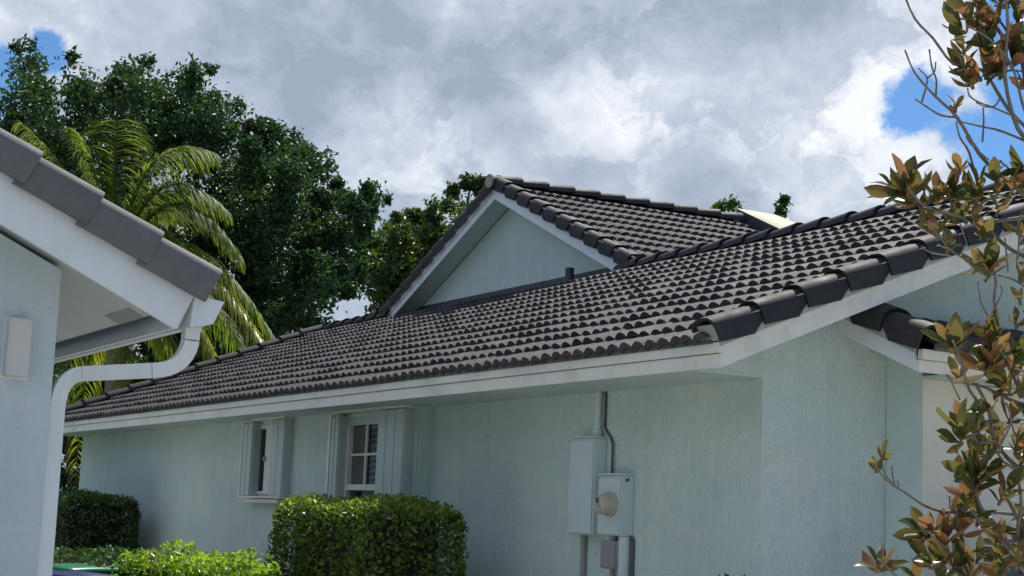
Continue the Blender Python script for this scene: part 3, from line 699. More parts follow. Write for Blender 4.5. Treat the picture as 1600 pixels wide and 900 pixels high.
# ------------------------------------------------------------------ neighbour's house, left
def neighbour():
    n = thing('house', (-4, -7, -H), 'pale blue neighbouring house with white rake board and grey tile verge', 'house')
    X = -.9
    b0, b1 = np.array((X, -3.801, .459)), np.array((X, -2.870, .021)); t0, t1 = np.array((X, -3.824, .731)), np.array((X, -2.775, .203))
    ub, ut = (b1-b0)/np.linalg.norm(b1-b0), (t1-t0)/np.linalg.norm(t1-t0)
    B0, T0 = b0-ub*4.2, t0-ut*4.2
    wx, wy = -1.32, -3.376
    zb = lambda y: .021+(-2.87-y)*.47
    MB().prism([(wx, wy, -H), (wx, wy, zb(wy)+.06), (wx, -7.2, zb(-7.2)+.06), (wx, -7.2, -H)], (-.2, 0, 0)).build('wall', M['blue_stucco'], n)
    MB().prism([(wx-.2, wy, -H), (wx-.2, wy, .25), (-13, wy, .25), (-13, wy, -H)], (0, -.2, 0)).build('wall', M['blue_stucco'], n)
    MB().prism([B0, b1, t1-(t1-b1)*.02, t0-ut*4.2], (-.03, 0, 0)).build('rake_board', M['bluewhite'], n)
    # eave fascia running away, its shaded back side seen under the soffit
    MB().prism([(X-.03, b1[1], b1[2]+.004), (X-.03, b1[1]+.025, b1[2]+.004), (X-.03, t1[1]+.0, t1[2]-.02), (X-.03, t1[1]-.025, t1[2]-.02)], (-12, 0, 0)).build('fascia', M['bluewhite'], n)
    # sloped soffit
    off = .10
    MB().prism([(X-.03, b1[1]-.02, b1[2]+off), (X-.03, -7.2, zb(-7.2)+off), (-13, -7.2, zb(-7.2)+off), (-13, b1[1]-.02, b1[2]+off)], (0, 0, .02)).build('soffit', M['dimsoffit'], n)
    va, vb, ya, yb = -1.87, -1.375, -2.995, -2.885
    def vprism(xa, xb, y0, y1, d0, d1, nm, mat, par):
        return MB().prism([(xb, y0, zb(y0)+off-d0), (xb, y1, zb(y1)+off-d1), (xa, y1, zb(y1)+off-d1), (xa, y0, zb(y0)+off-d0)], (0, 0, .004)).build(nm, mat, par)
    v = vprism(va, vb, ya, yb, .006, .006, 'soffit_vent', M['slat'], n)
    for k in range(5):
        yy = ya+.012+k*(yb-ya-.02)/5
        vprism(va+.012, vb-.012, yy, yy+.016, .011, .016, 'louvre', M['greybox'], v)
    # roof plane and verge tiles
    sl = .503; th = math.atan(sl); c, s = math.cos(th), math.sin(th)
    ey, ez, ex = np.array((0, -c, s)), np.array((0, s, c)), np.array((-1., 0, 0))
    roof = MB().prism([(X-.02, t1[1]-.02, t1[2]+.03), (X-.02, t1[1]-4.6, t1[2]+.03+4.58*sl), (-13, t1[1]-4.6, t1[2]+.03+4.58*sl), (-13, t1[1]-.02, t1[2]+.03)], (0, 0, -.03)).build('roof', M['greytile'], n)
    O = np.array((X, t1[1]+.075, t1[2]+.032))
    rk = rake_mesh(M['greytile'], -1, skirt=.12, cut_to=None)
    # ex is -X here, so outwards (+X) is negative local x
    for k in range(13): place('rake_tile', rk, roof, O+ey*(k*.366)+ez*.02, ex, ey, ez)
    tm = tile_meshes(M['greytile'])
    for cc in range(8):
        for k in range(14):
            place('roof_tile', tm[(cc+k) % 3], roof, O+ey*(cc*.366)+ex*(.06+k*TW), ex, ey, ez)
    # gutter: open trough with end cap
    g = thing('gutter', (X-1, -2.7, .03), 'white metal gutter along the neighbouring eave', 'gutter')
    prof = [(-2.775, .205), (-2.790, .035), (-2.665, .062), (-2.640, .120), (-2.610, .186), (-2.620, .186), (-2.650, .125), (-2.672, .070), (-2.780, .045), (-2.768, .205)]
    MB().prism([(X, y, z) for y, z in prof], (-12, 0, 0)).build('trough', M['bluewhite'], g)
    MB().prism([(X+.006, y, z) for y, z in prof[:5]], (-.005, 0, 0)).build('end_cap', M['bluewhite'], g)
    # downspout: ribbed rectangular pipe
    d = thing('downspout', (-1.4, -3.3, -H), 'white downspout bent back from gutter to the blue wall', 'downspout')
    def rect_tube(path, w, hgt, ribs=False):
        vs = []; fs = []; nP = len(path); path = [np.array(p, float) for p in path]
        for i, p in enumerate(path):
            t = path[min(i+1, nP-1)]-path[max(i-1, 0)]; t /= np.linalg.norm(t)
            a = np.array((1., 0, 0)); a = a-t*np.dot(a, t); a /= np.linalg.norm(a); b = np.cross(t, a)
            k = 1.0 if not ribs else (1.015 if i % 2 else 0.985)
            for (u, w2) in ((-1, -1), (-.8, -1), (.8, -1), (1, -1), (1, 1), (.8, 1), (-.8, 1), (-1, 1)):
                vs.append(p+a*u*w/2*k+b*w2*hgt/2*k)
        q = 8
        fs = [(i*q+k, i*q+(k+1) % q, (i+1)*q+(k+1) % q, (i+1)*q+k) for i in range(nP-1) for k in range(q)]
        fs += [tuple(range(q)), tuple(range((nP-1)*q, nP*q))[::-1]]
        return MB().add(vs, fs)
    p0, p1, p2, p3, p4 = (-1.02, -2.742, .045), (-1.06, -2.765, -.125), (-1.25, -3.14, -.215), (-1.38, -3.318, -.30), (-1.385, -3.327, -H+.05)
    def arc(a, b, c, n=9):
        a, b, c = map(np.array, (a, b, c)); return [(1-t)**2*a+2*t*(1-t)*b+t*t*c for t in np.linspace(0, 1, n)]
    k0 = arc((-1.02, -2.742, -.02), (-1.05, -2.75, -.175), (-1.12, -2.90, -.190), 19)
    k1 = arc((-1.31, -3.215, -.222), (-1.385, -3.325, -.235), (-1.388, -3.328, -.40), 19)
    w, q = .072, .080
    rect_tube([p0, (-1.02, -2.742, -.02)], w, q).build('outlet', M['bluewhite'], d)
    rect_tube(k0, w, q, True).build('elbow', M['bluewhite'], d)
    rect_tube([k0[-1], k1[0]], w*.985, q*.985).build('offset_pipe', M['bluewhite'], d)
    rect_tube(k1, w, q, True).build('elbow', M['bluewhite'], d)
    rect_tube([k1[-1], (-1.388, -3.328, -.60)], w*.985, q*.985).build('pipe', M['bluewhite'], d)
    rect_tube([(-1.388, -3.328, -.57), p4], w*1.0, q*1.0).build('pipe', M['bluewhite'], d)
    # wall light
    l = thing('wall_light', (wx, -3.58, -.13), 'rectangular beige wall light on the neighbouring blue wall', 'wall light')
    bevel(part_box('cover', M['lampcover'], l, wx+.012, wx+.085, -3.640, -3.520, -.268, .035), .008)
    part_box('back_plate', M['bluewhite'], l, wx+.001, wx+.012, -3.65, -3.51, -.28, .045)
neighbour()

# ------------------------------------------------------------------ foliage
def leaf_mesh(name, C, D, N, Ls, Ws, fold, mat, rnd):
    """folded four-point leaves: C centres, D tip directions, N normals"""
    D = D/np.linalg.norm(D, axis=1, keepdims=True); Sd = np.cross(D, N); Sd /= np.linalg.norm(Sd, axis=1, keepdims=True)+1e-9; N2 = np.cross(Sd, D)
    Ls = Ls[:, None]; Ws = Ws[:, None]
    b = C-D*Ls*.5; tp = C+D*Ls*.5-N2*Ls*.12; m = C-D*Ls*.05
    l = m+Sd*Ws*.5+N2*Ws*fold; r = m-Sd*Ws*.5+N2*Ws*fold
    n = len(C); V = np.stack([b, r, tp, l], 1).reshape(-1, 3)
    base = np.arange(n)[:, None]*4
    F = np.concatenate([base+np.array([0, 1, 2]), base+np.array([0, 2, 3])], 1).reshape(-1, 3)
    me = bpy.data.meshes.new(name); fast_mesh(me, V, F)
    a = me.attributes.new('rnd', 'FLOAT', 'FACE'); a.data.foreach_set('value', np.repeat(rnd, 2).astype(np.float32))
    me.materials.append(mat); return me
def unit(n):
    v = rng.normal(size=(n, 3)); return v/np.linalg.norm(v, axis=1, keepdims=True)
def clump_leaves(blobs, per, size, up=0.5, shell=0.5):
    """blobs: (centre, radius); leaves mostly on the outside of each clump"""
    Cs, Ds, Ns, Rs = [], [], [], []
    for c, r, *k in blobs:
        n = int(per*(k[0] if k else 1)); u = unit(n); rad = r*(shell+(1-shell)*rng.random(n)**.6)[:, None]
        ani = rng.uniform(.65, 1.35, 3); ph = rng.uniform(0, 6.28, 3)
        lump = 1+.28*np.sin(u[:, :1]*5+ph[0])*np.sin(u[:, 1:2]*5+ph[1])+.22*np.sin(u[:, 2:]*8+ph[2])
        Cs.append(np.array(c)+u*ani*rad*lump*(0.8+.45*rng.random((n, 1))**2))
        Ds.append(u*.45+unit(n)*.9+np.array((0, 0, -.25))); Ns.append(u*.5+np.array((0, 0, up))+unit(n)*.65)
        Rs.append(np.clip(rng.random(n)*.75+.25*rng.random(), 0, 1))
    C, D, N, R = map(np.concatenate, (Cs, Ds, Ns, Rs)); n = len(C)
    L = size*(.7+.6*rng.random(n)); return C, D, N, L, L*(.45+.15*rng.random(n)), R
def in_poly(poly, x, y):
    c = False; n = len(poly)
    for i in range(n):
        (x1, y1), (x2, y2) = poly[i], poly[i-1]
        if (y1 > y) != (y2 > y) and x < (x2-x1)*(y-y1)/(y2-y1)+x1: c = not c
    return c
def poly_blobs(poly, n, depth, dj, r0, r1, inset=12):
    xs = [p[0] for p in poly]; ys = [p[1] for p in poly]; out = []; R = random.Random(len(poly)*7+n)
    while len(out) < n:
        x, y = R.uniform(min(xs), max(xs)), R.uniform(min(ys), max(ys)); r = R.uniform(r0, r1)
        if not in_poly(poly, x, y): continue
        ok = all(in_poly(poly, x+dx*r*.8, y+dy*r*.8) for dx, dy in ((1, 0), (-1, 0), (0, 1), (0, -1)))
        if not ok:
            r *= .55
            if not all(in_poly(poly, x+dx*r*.5, y+dy*r*.5) for dx, dy in ((1, 0), (-1, 0), (0, 1), (0, -1))): continue
        t = depth+R.uniform(-dj, dj); out.append((at(x, y, t), r*t/FPX))
    return out
def tree(name, label, blobs, per, size, mat, base, trunk_r, cat='tree', group=None, barkm=None, up=.5, shell=.45, limbs=14):
    t = thing(name, base, label, cat, group); L = ORIG[t.name]
    C, D, N, Ls, Ws, R = clump_leaves(blobs, per, size, up, shell)
    link('crown', leaf_mesh('crown', C-L, D, N, Ls, Ws, .18, mat, R), t)
    cen = np.mean([b[0] for b in blobs], 0); fork = np.array((base[0], base[1], base[2]+(cen[2]-base[2])*.45))
    MB().tube([base, (np.array(base)+fork)/2+np.array((.05, .03, 0)), fork], [trunk_r*1.25, trunk_r, trunk_r*.85], 12).build('trunk', barkm or M['darkbark'], t)
    R2 = random.Random(len(blobs))
    for b in R2.sample(blobs, min(limbs, len(blobs))):
        e = np.array(b[0]); mid = fork*.45+e*.55+np.array((R2.uniform(-.3, .3), R2.uniform(-.3, .3), R2.uniform(-.1, .5)))
        MB().tube([fork, fork*.8+mid*.2+np.array((0, 0, .15)), mid, e], [trunk_r*.55, trunk_r*.42, trunk_r*.25, trunk_r*.06], 7).build('limb', barkm or M['darkbark'], t)
    return t
# big ficus behind the houses
fic = [(-90, 190), (-40, 150), (10, 150), (30, 60), (55, 62), (80, 120), (108, 78), (125, 85), (140, 125), (175, 125), (200, 100), (228, 85), (245, 100), (290, 100), (335, 112), (322, 150), (380, 170), (440, 190), (470, 205), (500, 225), (520, 265), (545, 300), (575, 290), (612, 310), (600, 350), (575, 375), (570, 420), (545, 470), (530, 520), (470, 560), (330, 640), (90, 680), (-90, 700)]
blobs = poly_blobs(fic, 330, 35, 2.6, 20, 46)
for x, y, r in ((40, 70, 14), (55, 95, 20), (112, 90, 12), (118, 115, 18), (230, 95, 10), (232, 120, 20), (305, 112, 14), (328, 108, 8), (285, 118, 18), (190, 118, 14), (335, 150, 12), (372, 165, 12), (585, 300, 16), (605, 312, 10), (575, 340, 22), (35, 110, 22), (25, 75, 9)):
    t_ = 35+random.uniform(-1, 1); blobs.append((at(x, y, t_), r*t_/FPX*1.15, .22))
for x, y, r in ((355, 195, 34), (400, 205, 28), (345, 235, 40), (450, 225, 28), (500, 262, 30), (535, 315, 30), (560, 345, 26), (420, 260, 45), (470, 310, 45), (300, 200, 45), (250, 170, 40), (170, 180, 45), (90, 180, 45), (20, 200, 45), (380, 330, 50), (480, 390, 50), (520, 430, 40), (420, 440, 50), (140, 150, 30), (60, 140, 28), (500, 350, 40), (300, 280, 50), (200, 250, 50), (100, 260, 50)):
    t_ = 36.5; blobs.append((at(x, y, t_), r*t_/FPX, 1.1))
b_ = at(300, 560, 36); tree('ficus_tree', 'huge dark green broadleaf tree towering behind both houses', blobs, 420, .125, M['ficus'], (b_[0], b_[1], -H), .55, limbs=20)
lt = [(540, 400), (580, 350), (625, 335), (690, 320), (700, 285), (735, 275), (765, 285), (790, 330), (770, 400), (700, 470), (640, 520), (600, 520), (570, 480)]
blobs = poly_blobs(lt, 105, 42, 2.2, 16, 34)
for x, y, r in ((735, 285, 12), (705, 300, 12), (645, 335, 13), (755, 285, 9), (600, 380, 18)): blobs.append((at(x, y, 42), r*42/FPX, .5))
b_ = at(690, 480, 42); tree('broadleaf_tree', 'lighter green broadleaf tree behind the cross gable', blobs, 330, .15, M['lightleaf'], (b_[0], b_[1], -H), .35)
for pxs, lab in ((((1130, 322, 12), (1148, 318, 10), (1120, 330, 10), (1140, 345, 26)), 'treetop peeping over the cross-gable ridge, nearer the gable'), (((1222, 322, 11), (1217, 338, 12), (1226, 312, 7), (1222, 365, 26)), 'treetop peeping over the skylight at the ridge end')):
    bl = [(at(x, y, 46), r*46/FPX, .28) for x, y, r in pxs]; b_ = at(pxs[-1][0], 400, 46)
    tree('distant_tree', lab, bl, 260, .17, M['lightleaf'], (b_[0], b_[1], -H), .12, limbs=4, group='treetops beyond the ridge')
# dark shrubs seen through the gap under the far eave
sh = [(30, 590), (240, 560), (240, 800), (30, 800)]
blobs = poly_blobs(sh, 40, 30, 1.0, 22, 40)
b_ = at(120, 760, 30); tree('shrub', 'dark tall shrub in the gap beyond the far end wall', blobs, 300, .14, M['ficus'], (b_[0], b_[1], -H), .12, cat='shrub', limbs=8)

# coconut palm
def palm():
    base = at(185, 430, 26.5)
    t = thing('palm_tree', (base[0], base[1], -H), 'green feather palm arching between neighbouring roof and dark tree', 'palm tree')
    L = ORIG[t.name]; T = 26.5
    crown = at(185, 425, T)
    MB().tube([(base[0], base[1]+.2, -H), (base[0]+.1, base[1]+.1, -H+1.5), crown], [.2, .16, .13], 12).build('trunk', M['palmbark'], t)
    def frond(p0, p1, p2, dt, yellow=False, llen=.84, n=50, droop=.70, p3=None):
        a, b, c = at(*p0, T), at(*p1, T+dt*.5), at(*p2, T+dt)
        ts = np.linspace(0, 1, n)
        cur = np.array([(1-s)**2*a+2*s*(1-s)*b+s*s*c for s in ts])
        fr = MB().tube(cur[::4].tolist()+[cur[-1]], list(np.linspace(.035, .006, len(cur[::4])+1)), 6).build('frond', M['palmyellow' if yellow else 'palm'], t)
        V, Fq, R = [], [], []
        for i in range(4, n):
            tan = cur[i]-cur[i-1]; tan /= np.linalg.norm(tan)
            side = np.cross(tan, np.array((0, 0, 1.))); ln = np.linalg.norm(side)
            side = side/ln if ln > .05 else RT
            s = ts[i]; ll = llen*(math.sin(math.pi*min(1, .12+s*.82))**.6)*random.uniform(.85, 1.12)
            for sg in (-1, 1):
                for kk in range(3):
                    jit = rng.normal(size=3)*.10
                    d0 = side*sg*.85+tan*.65+np.array((0, 0, .18))+jit; d0 /= np.linalg.norm(d0)
                    p = cur[i]+tan*random.uniform(-.03, .03); w = .014*random.uniform(.8, 1.3)
                    nd = 4; wv = np.cross(d0, np.array((0, 0, 1.))+jit*2); wv /= np.linalg.norm(wv)+1e-9
                    bidx = len(V); d = d0
                    for q in range(nd+1):
                        ww = w*(1-q/nd*.85) if q else w*.6
                        V += [p+wv*ww, p-wv*ww]; 
                        d = d+np.array((0, 0, -droop*random.uniform(.35, .6))); d /= np.linalg.norm(d); p = p+d*ll/nd
                    for q in range(nd): Fq.append((bidx+2*q, bidx+2*q+1, bidx+2*q+3, bidx+2*q+2))
                    R += [random.random()]*nd
        me = bpy.data.meshes.new('leaflets'); fast_mesh(me, np.array(V)-L, np.array(Fq))
        at_ = me.attributes.new('rnd', 'FLOAT', 'FACE'); at_.data.foreach_set('value', np.array(R, np.float32))
        me.materials.append(M['palmyellow' if yellow else 'palm'])
        o = link('leaflets', me, fr); o['kind'] = 'stuff'
        if yellow: fr['label'] = 'yellowing drooping frond'
    c = (185, 415)
    for a, b, d, k in [((120, 270), (35, 195), -.3, {}), ((150, 240), (118, 205), .2, {}), ((175, 250), (185, 190), .5, {}), ((215, 190), (335, 240), .4, {}),
                       ((240, 215), (355, 330), 0, {}), ((270, 230), (375, 400), -.2, {}), ((290, 290), (430, 530), -.4, {}), ((300, 330), (415, 545), -.9, dict(yellow=True)),
                       ((270, 390), (350, 590), -.6, dict(yellow=True)), ((230, 400), (265, 620), -.5, dict(llen=.6, yellow=True)), ((140, 420), (95, 620), .3, {}), ((190, 450), (190, 640), -.7, dict(yellow=True, llen=.55)),
                       ((320, 400), (390, 570), .6, {}), ((100, 330), (20, 420), .6, {}), ((240, 330), (330, 470), .8, {}), ((200, 300), (270, 330), 1.2, {}), ((240, 470), (300, 600), .4, {}), ((130, 520), (118, 760), .8, dict(yellow=True, llen=.5))]:
        frond(c, a, b, d, **k)
palm()

# hedges: leafy boxes with rounded shoulders
def hedge(name, label, x0, x1, y0, y1, ztop, n, size, mat, mat_top=None, z0=-H, rnd=.16, group=None, ragged=.05, corefac=.70, lumpy=1.0):
    cx, cy = (x0+x1)/2, (y0+y1)/2
    t = thing(name, (cx, cy, z0), label, 'hedge' if 'hedge' in name else 'bush', group); L = ORIG[t.name]
    hx, hy, hz = (x1-x0)/2, (y1-y0)/2, (ztop-z0)/2; cz = (ztop+z0)/2
    def surf(k):
        u = rng.uniform(-1, 1, (k, 3)); A = np.array((hy*hz, hx*hz, hx*hy)); ax = rng.choice(3, size=k, p=A/A.sum()); sg = rng.choice((-1, 1), size=k)
        u[np.arange(k), ax] = sg; p = u*np.array((hx, hy, hz))
        lim = np.array((hx, hy, hz))-rnd; q = np.clip(p, -lim, lim); dlt = p-q; ln = np.linalg.norm(dlt, axis=1, keepdims=True)+1e-9
        nn = dlt/ln; p = q+nn*np.minimum(ln, rnd)
        return p, nn
    p, nn = surf(n)
    wob = np.sin(p[:, :1]*7+p[:, 2:]*5)*.018+np.sin(p[:, 1:2]*9+p[:, :1]*3)*.018
    lump = np.sin(p[:, :1]*6.1+cx*3)*np.sin(p[:, 1:2]*7+1)*.05+np.sin(p[:, :1]*13+p[:, 2:]*4)*.03
    wob = wob+lump*(lumpy-1)
    p = p+nn*(wob+np.clip(rng.normal(0, ragged*.5, (n, 1)), -.08, .045)-.02)
    C = p+np.array((cx, cy, cz))
    D = nn*.7+unit(n)*.9+np.array((0, 0, .25)); N = nn*.6+np.array((0, 0, .45))+unit(n)*.7
    Ls = size*(.7+.6*rng.random(n)); R = np.clip(rng.random(n)*.8+np.where(nn[:, 2] > .6, .2, 0), 0, 1)  # leaves facing up get lighter colours, painting in the sunlit top
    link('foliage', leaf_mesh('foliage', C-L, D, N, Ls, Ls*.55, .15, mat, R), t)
    MB().box(cx-hx*corefac, cx+hx*corefac, cy-hy*corefac+.0, cy+hy*corefac, z0+.02, ztop-.13).build('dark_core', M['core'], t)  # opaque near-black box filling the inside behind the leaves
    tw = MB()
    for k in range(36):
        a = np.array((random.uniform(x0+.1, x1-.1), random.uniform(y0+.05, y1-.05), random.uniform(z0+.3, ztop-.3))); e = a+np.array((random.uniform(-.2, .2), random.uniform(-.35, .1), random.uniform(.1, .35)))
        e = np.clip(e, (x0+.01, y0+.01, z0), (x1-.01, y1-.01, ztop+.02)); tw.tube([a, (a+e)/2+.02, e], [.008, .006, .003], 5)
    o = tw.build('twigs', M['bark'], t); o['kind'] = 'stuff'
    return t
hedge('clipped_hedge', 'large clipped box hedge in front of the tall window', -4.90, -2.98, -.72, .08, -.80, 26000, .043, M['hedge'])
hedge('clipped_hedge', 'dark rounded hedge beside the white downspout', -14.2, -11.30, -.7, .25, -.80, 20000, .058, M['hedgedark'], rnd=.25)
hedge('clipped_bush', 'bright yellow green bush, farther of the low pair', -6.35, -5.02, -1.5, -.95, -1.275, 5200, .052, M['bright'], rnd=.2, ragged=.12, lumpy=1.7, group='low bright bushes')
hedge('clipped_bush', 'bright yellow green bush, nearer of the low pair beside the large hedge', -5.05, -3.75, -1.5, -1.0, -1.265, 5200, .052, M['bright'], rnd=.2, ragged=.12, lumpy=1.7, group='low bright bushes')
hedge('low_bush', 'low dull green bush behind the bin lids', -8.3, -6.3, -1.75, -1.0, -1.33, 5200, .05, M['fern'], rnd=.25, ragged=.09)
p_ = at(1050, 905, 8.7)
hedge('garden_plant', 'dark plant tips at the foot of the side wall', p_[0]-.12, p_[0]+.12, -.1, .15, p_[2]+.03, 420, .06, M['hedgedark'], rnd=.1, ragged=.05)

# bins
def wheelie(loc, rz, body, lid, label, dz=0):
    b = thing('wheeled_bin', loc, label, 'bin', 'bins beside the neighbouring house'); b.rotation_euler[2] = rz
    def P(name, mb, mat, par): 
        o = link(name, mb.mesh(name, mat), par); return o
    mb = MB(); w0, w1, d0, d1, hh = .24, .29, .26, .34, 1.0+dz
    mb.add([(-w0, -d0, .05), (w0, -d0, .05), (w0, d0, .05), (-w0, d0, .05), (-w1, -d1, hh), (w1, -d1, hh), (w1, d1, hh), (-w1, d1, hh)], [(0, 3, 2, 1), (4, 5, 6, 7), (0, 1, 5, 4), (1, 2, 6, 5), (2, 3, 7, 6), (3, 0, 4, 7)])
    bo = P('body', mb, body, b); bevel(bo, .03, 3)
    mb = MB(); l0 = .31; v = []; nu = 7
    for i in range(nu):
        y = -.37+.74*i/(nu-1)
        for j in range(7):
            x = -l0+2*l0*j/6; v.append((x, y, hh+.02+.055*math.cos(x/l0*1.2)*math.cos((y/.37)*.9)))
    f = [(i*7+j, i*7+j+1, (i+1)*7+j+1, (i+1)*7+j) for i in range(nu-1) for j in range(6)]
    mb.add(v, f, True); l = P('lid', mb, lid, b)
    m = l.modifiers.new('thick', 'SOLIDIFY'); m.thickness = .035
    mb = MB(); mb.tube([(-.25, .40, hh+.0), (.25, .40, hh+.0)], .018, 8); P('handle', mb, lid, b)
    for s in (-1, 1):
        mb = MB(); mb.tube([(s*.22, .30, .11), (s*.28, .30, .11)], .11, 16); P('wheel', mb, M['black'], b)
p_ = at(118, 880, 13.6); wheelie((p_[0], p_[1], -H), .5, M['bingreen'], M['bingreen'], 'green lidded bin behind the dark blue bin', dz=(p_[2]+H)-1.075)
p_ = at(106, 893, 12.4); wheelie((p_[0], p_[1], -H), .9, M['binblue'], M['binblue'], 'dark blue lidded bin beside the blue wall', dz=(p_[2]+H)-1.07)

# louvred condenser by the garage
def condenser():
    a = onX(1533, 842, .45); b = a
    c = thing('air_conditioner', (.45, (a[1]+b[1])/2+.3, -H), 'dark louvred condenser unit behind the magnolia', 'air conditioner')
    y0, y1, zt = a[1], a[1]+.8, a[2]
    part_box('casing', M['slat'], c, .45, .72, y0+.02, y1-.02, -H+.05, zt-.02)
    z = zt-.03
    for k in range(22):
        MB().prism([(.722, y0, z), (.765, y0, z-.022), (.765, y0, z-.030), (.722, y0, z-.010)], (0, y1-y0, 0)).build('louvre', M['slat'], c); z -= .036
    part_box('top', M['slat'], c, .44, .77, y0-.01, y1+.01, zt-.02, zt+.005)
condenser()

# ------------------------------------------------------------------ magnolia in the foreground
def magnolia():
    T = 6.6
    def W(x, y, dt=0.0): return at(x, y, T+dt)
    base = W(1640, 1400, .1)
    t = thing('magnolia_tree', (base[0], base[1], -H), 'magnolia with bare twigs and rust backed leaves at right', 'tree')
    L = ORIG[t.name]
    def br(pts, r0, r1, dt0=0., dt1=0.):
        n = len(pts); P = [W(x, y, dt0+(dt1-dt0)*i/(n-1)) for i, (x, y) in enumerate(pts)]
        # smooth the measured joints
        Q = [P[0]]
        for i in range(n-1):
            a, b = P[i], P[i+1]; pa = P[i-1] if i else a; pb = P[i+2] if i+2 < n else b
            for s in (.33, .66, 1.0):
                h00 = 2*s**3-3*s**2+1; h10 = s**3-2*s**2+s; h01 = -2*s**3+3*s**2; h11 = s**3-s**2
                Q.append(h00*a+h10*(b-pa)*.5+h01*b+h11*(pb-a)*.5)
        k = len(Q); rad = [.74*(r0+(r1-r0)*i/(k-1))*(1+.10*math.sin(i*2.3)) for i in range(k)]; rad[-1] *= 1.25
        MB().tube(Q, rad, 8).build('branch', M['bark'], t)
    MB().tube([(base[0], base[1], -H), W(1636, 1000, .1), W(1632, 800, .1), W(1640, 600, .1), W(1632, 420, .1), W(1625, 230, .1), W(1600, 90, .1), W(1585, -30, .1)], [.055, .045, .038, .034, .03, .025, .018, .014], 10).build('trunk', M['bark'], t)
    for pts, r0, r1, a, b in [
        ([(1630, 330), (1560, 270), (1530, 240), (1495, 183), (1463, 152), (1430, 115), (1414, 78)], .014, .004, .1, -.1),
        ([(1495, 183), (1470, 180), (1445, 165), (1430, 155)], .007, .004, 0, 0), ([(1440, 160), (1449, 125), (1440, 112), (1435, 107)], .006, .003, 0, -.05),
        ([(1449, 122), (1460, 112), (1462, 97)], .005, .004, 0, 0), ([(1462, 150), (1463, 125), (1456, 105), (1452, 77)], .006, .004, 0, 0),
        ([(1625, 230), (1565, 205), (1535, 198), (1500, 190)], .009, .004, .1, 0), ([(1620, 215), (1575, 170), (1535, 110), (1490, 100), (1458, 60), (1430, 30), (1412, -10)], .011, .005, .1, -.1),
        ([(1600, 100), (1580, 60), (1560, 30), (1530, 0)], .010, .005, .1, 0), ([(1625, 240), (1590, 200), (1570, 120), (1575, 40), (1570, -10)], .013, .008, .1, -.15), ([(1610, 200), (1597, 160), (1580, 100), (1545, 60), (1510, 40)], .009, .004, .1, -.2),
        ([(1580, 180), (1552, 168), (1530, 160), (1515, 150), (1512, 138)], .006, .004, 0, -.1), ([(1535, 222), (1537, 190), (1536, 168)], .006, .004, 0, 0), ([(1563, 152), (1555, 165), (1540, 167), (1525, 160)], .006, .003, 0, 0),
        ([(1545, 250), (1520, 228), (1510, 215), (1513, 208)], .005, .003, 0, -.05), ([(1530, 300), (1515, 240), (1500, 215), (1494, 190)], .008, .004, .1, 0),
        ([(1600, 340), (1560, 345), (1522, 346), (1490, 335), (1462, 330), (1440, 318), (1420, 295)], .012, .006, .1, -.1), ([(1470, 350), (1455, 343), (1440, 350), (1445, 335)], .005, .003, 0, 0),
        ([(1640, 420), (1580, 390), (1545, 360), (1522, 346)], .013, .009, .1, 0), ([(1540, 410), (1510, 405), (1485, 390), (1468, 370), (1448, 345)], .007, .004, 0, -.05), ([(1485, 400), (1455, 395), (1440, 385)], .005, .004, 0, 0), ([(1500, 350), (1510, 378), (1505, 385), (1485, 378), (1462, 362)], .005, .003, 0, 0),
        ([(1560, 500), (1553, 470), (1556, 440), (1550, 415)], .009, .006, 0, 0), ([(1550, 490), (1560, 470), (1566, 455), (1562, 445)], .005, .004, 0, 0), ([(1547, 500), (1532, 470), (1528, 440)], .005, .003, .1, .1),
        ([(1600, 620), (1575, 570), (1560, 520), (1550, 495)], .012, .008, .1, 0), ([(1540, 640), (1515, 610), (1500, 560), (1488, 530)], .009, .006, 0, -.05), ([(1500, 625), (1488, 600), (1482, 585)], .005, .003, 0, -.05), ([(1625, 640), (1580, 625), (1540, 605), (1520, 600)], .012, .007, .1, 0),
        ([(1640, 760), (1590, 730), (1555, 690), (1545, 640), (1525, 600)], .014, .009, .1, 0), ([(1555, 690), (1525, 690), (1520, 660), (1525, 620)], .007, .005, 0, 0), ([(1590, 735), (1560, 710), (1580, 660), (1572, 630)], .008, .005, 0, -.1), ([(1630, 720), (1600, 700), (1580, 660), (1598, 640)], .007, .004, 0, 0),
        ([(1630, 900), (1590, 870), (1560, 825), (1530, 790), (1520, 745)], .018, .010, .1, 0), ([(1600, 880), (1590, 830), (1596, 790), (1590, 740)], .012, .008, .1, 0), ([(1605, 900), (1570, 850), (1540, 830), (1520, 800)], .012, .007, .1, -.05), ([(1615, 860), (1585, 800), (1565, 760), (1560, 720)], .012, .007, .1, .05),
        ([(1600, 805), (1540, 800), (1480, 800), (1445, 790), (1415, 770), (1395, 758), (1380, 745), (1368, 728)], .010, .004, .1, -.1), ([(1400, 760), (1382, 740), (1378, 715)], .006, .004, 0, 0), ([(1398, 757), (1395, 745), (1393, 728)], .005, .004, 0, 0), ([(1404, 762), (1402, 750)], .004, .004, 0, 0),
        ([(1500, 803), (1485, 795), (1484, 775)], .005, .004, 0, 0), ([(1560, 930), (1500, 880), (1470, 850), (1450, 830)], .010, .005, .1, -.1), ([(1440, 940), (1400, 900), (1372, 872)], .008, .005, .0, -.1),
        ([(1630, 470), (1590, 440), (1560, 430)], .008, .005, .1, 0), ([(1635, 180), (1600, 60), (1590, -10)], .010, .006, .2, .2), ([(1590, 405), (1592, 380), (1592, 360)], .006, .005, 0, -.05), ([(1575, 425), (1572, 390), (1570, 372)], .005, .004, 0, -.05), ([(1570, 260), (1563, 250)], .005, .004, 0, 0), ([(1610, 320), (1590, 280), (1575, 262), (1562, 252)], .006, .004, .05, 0)]:
        br(pts, r0, r1, a, b)
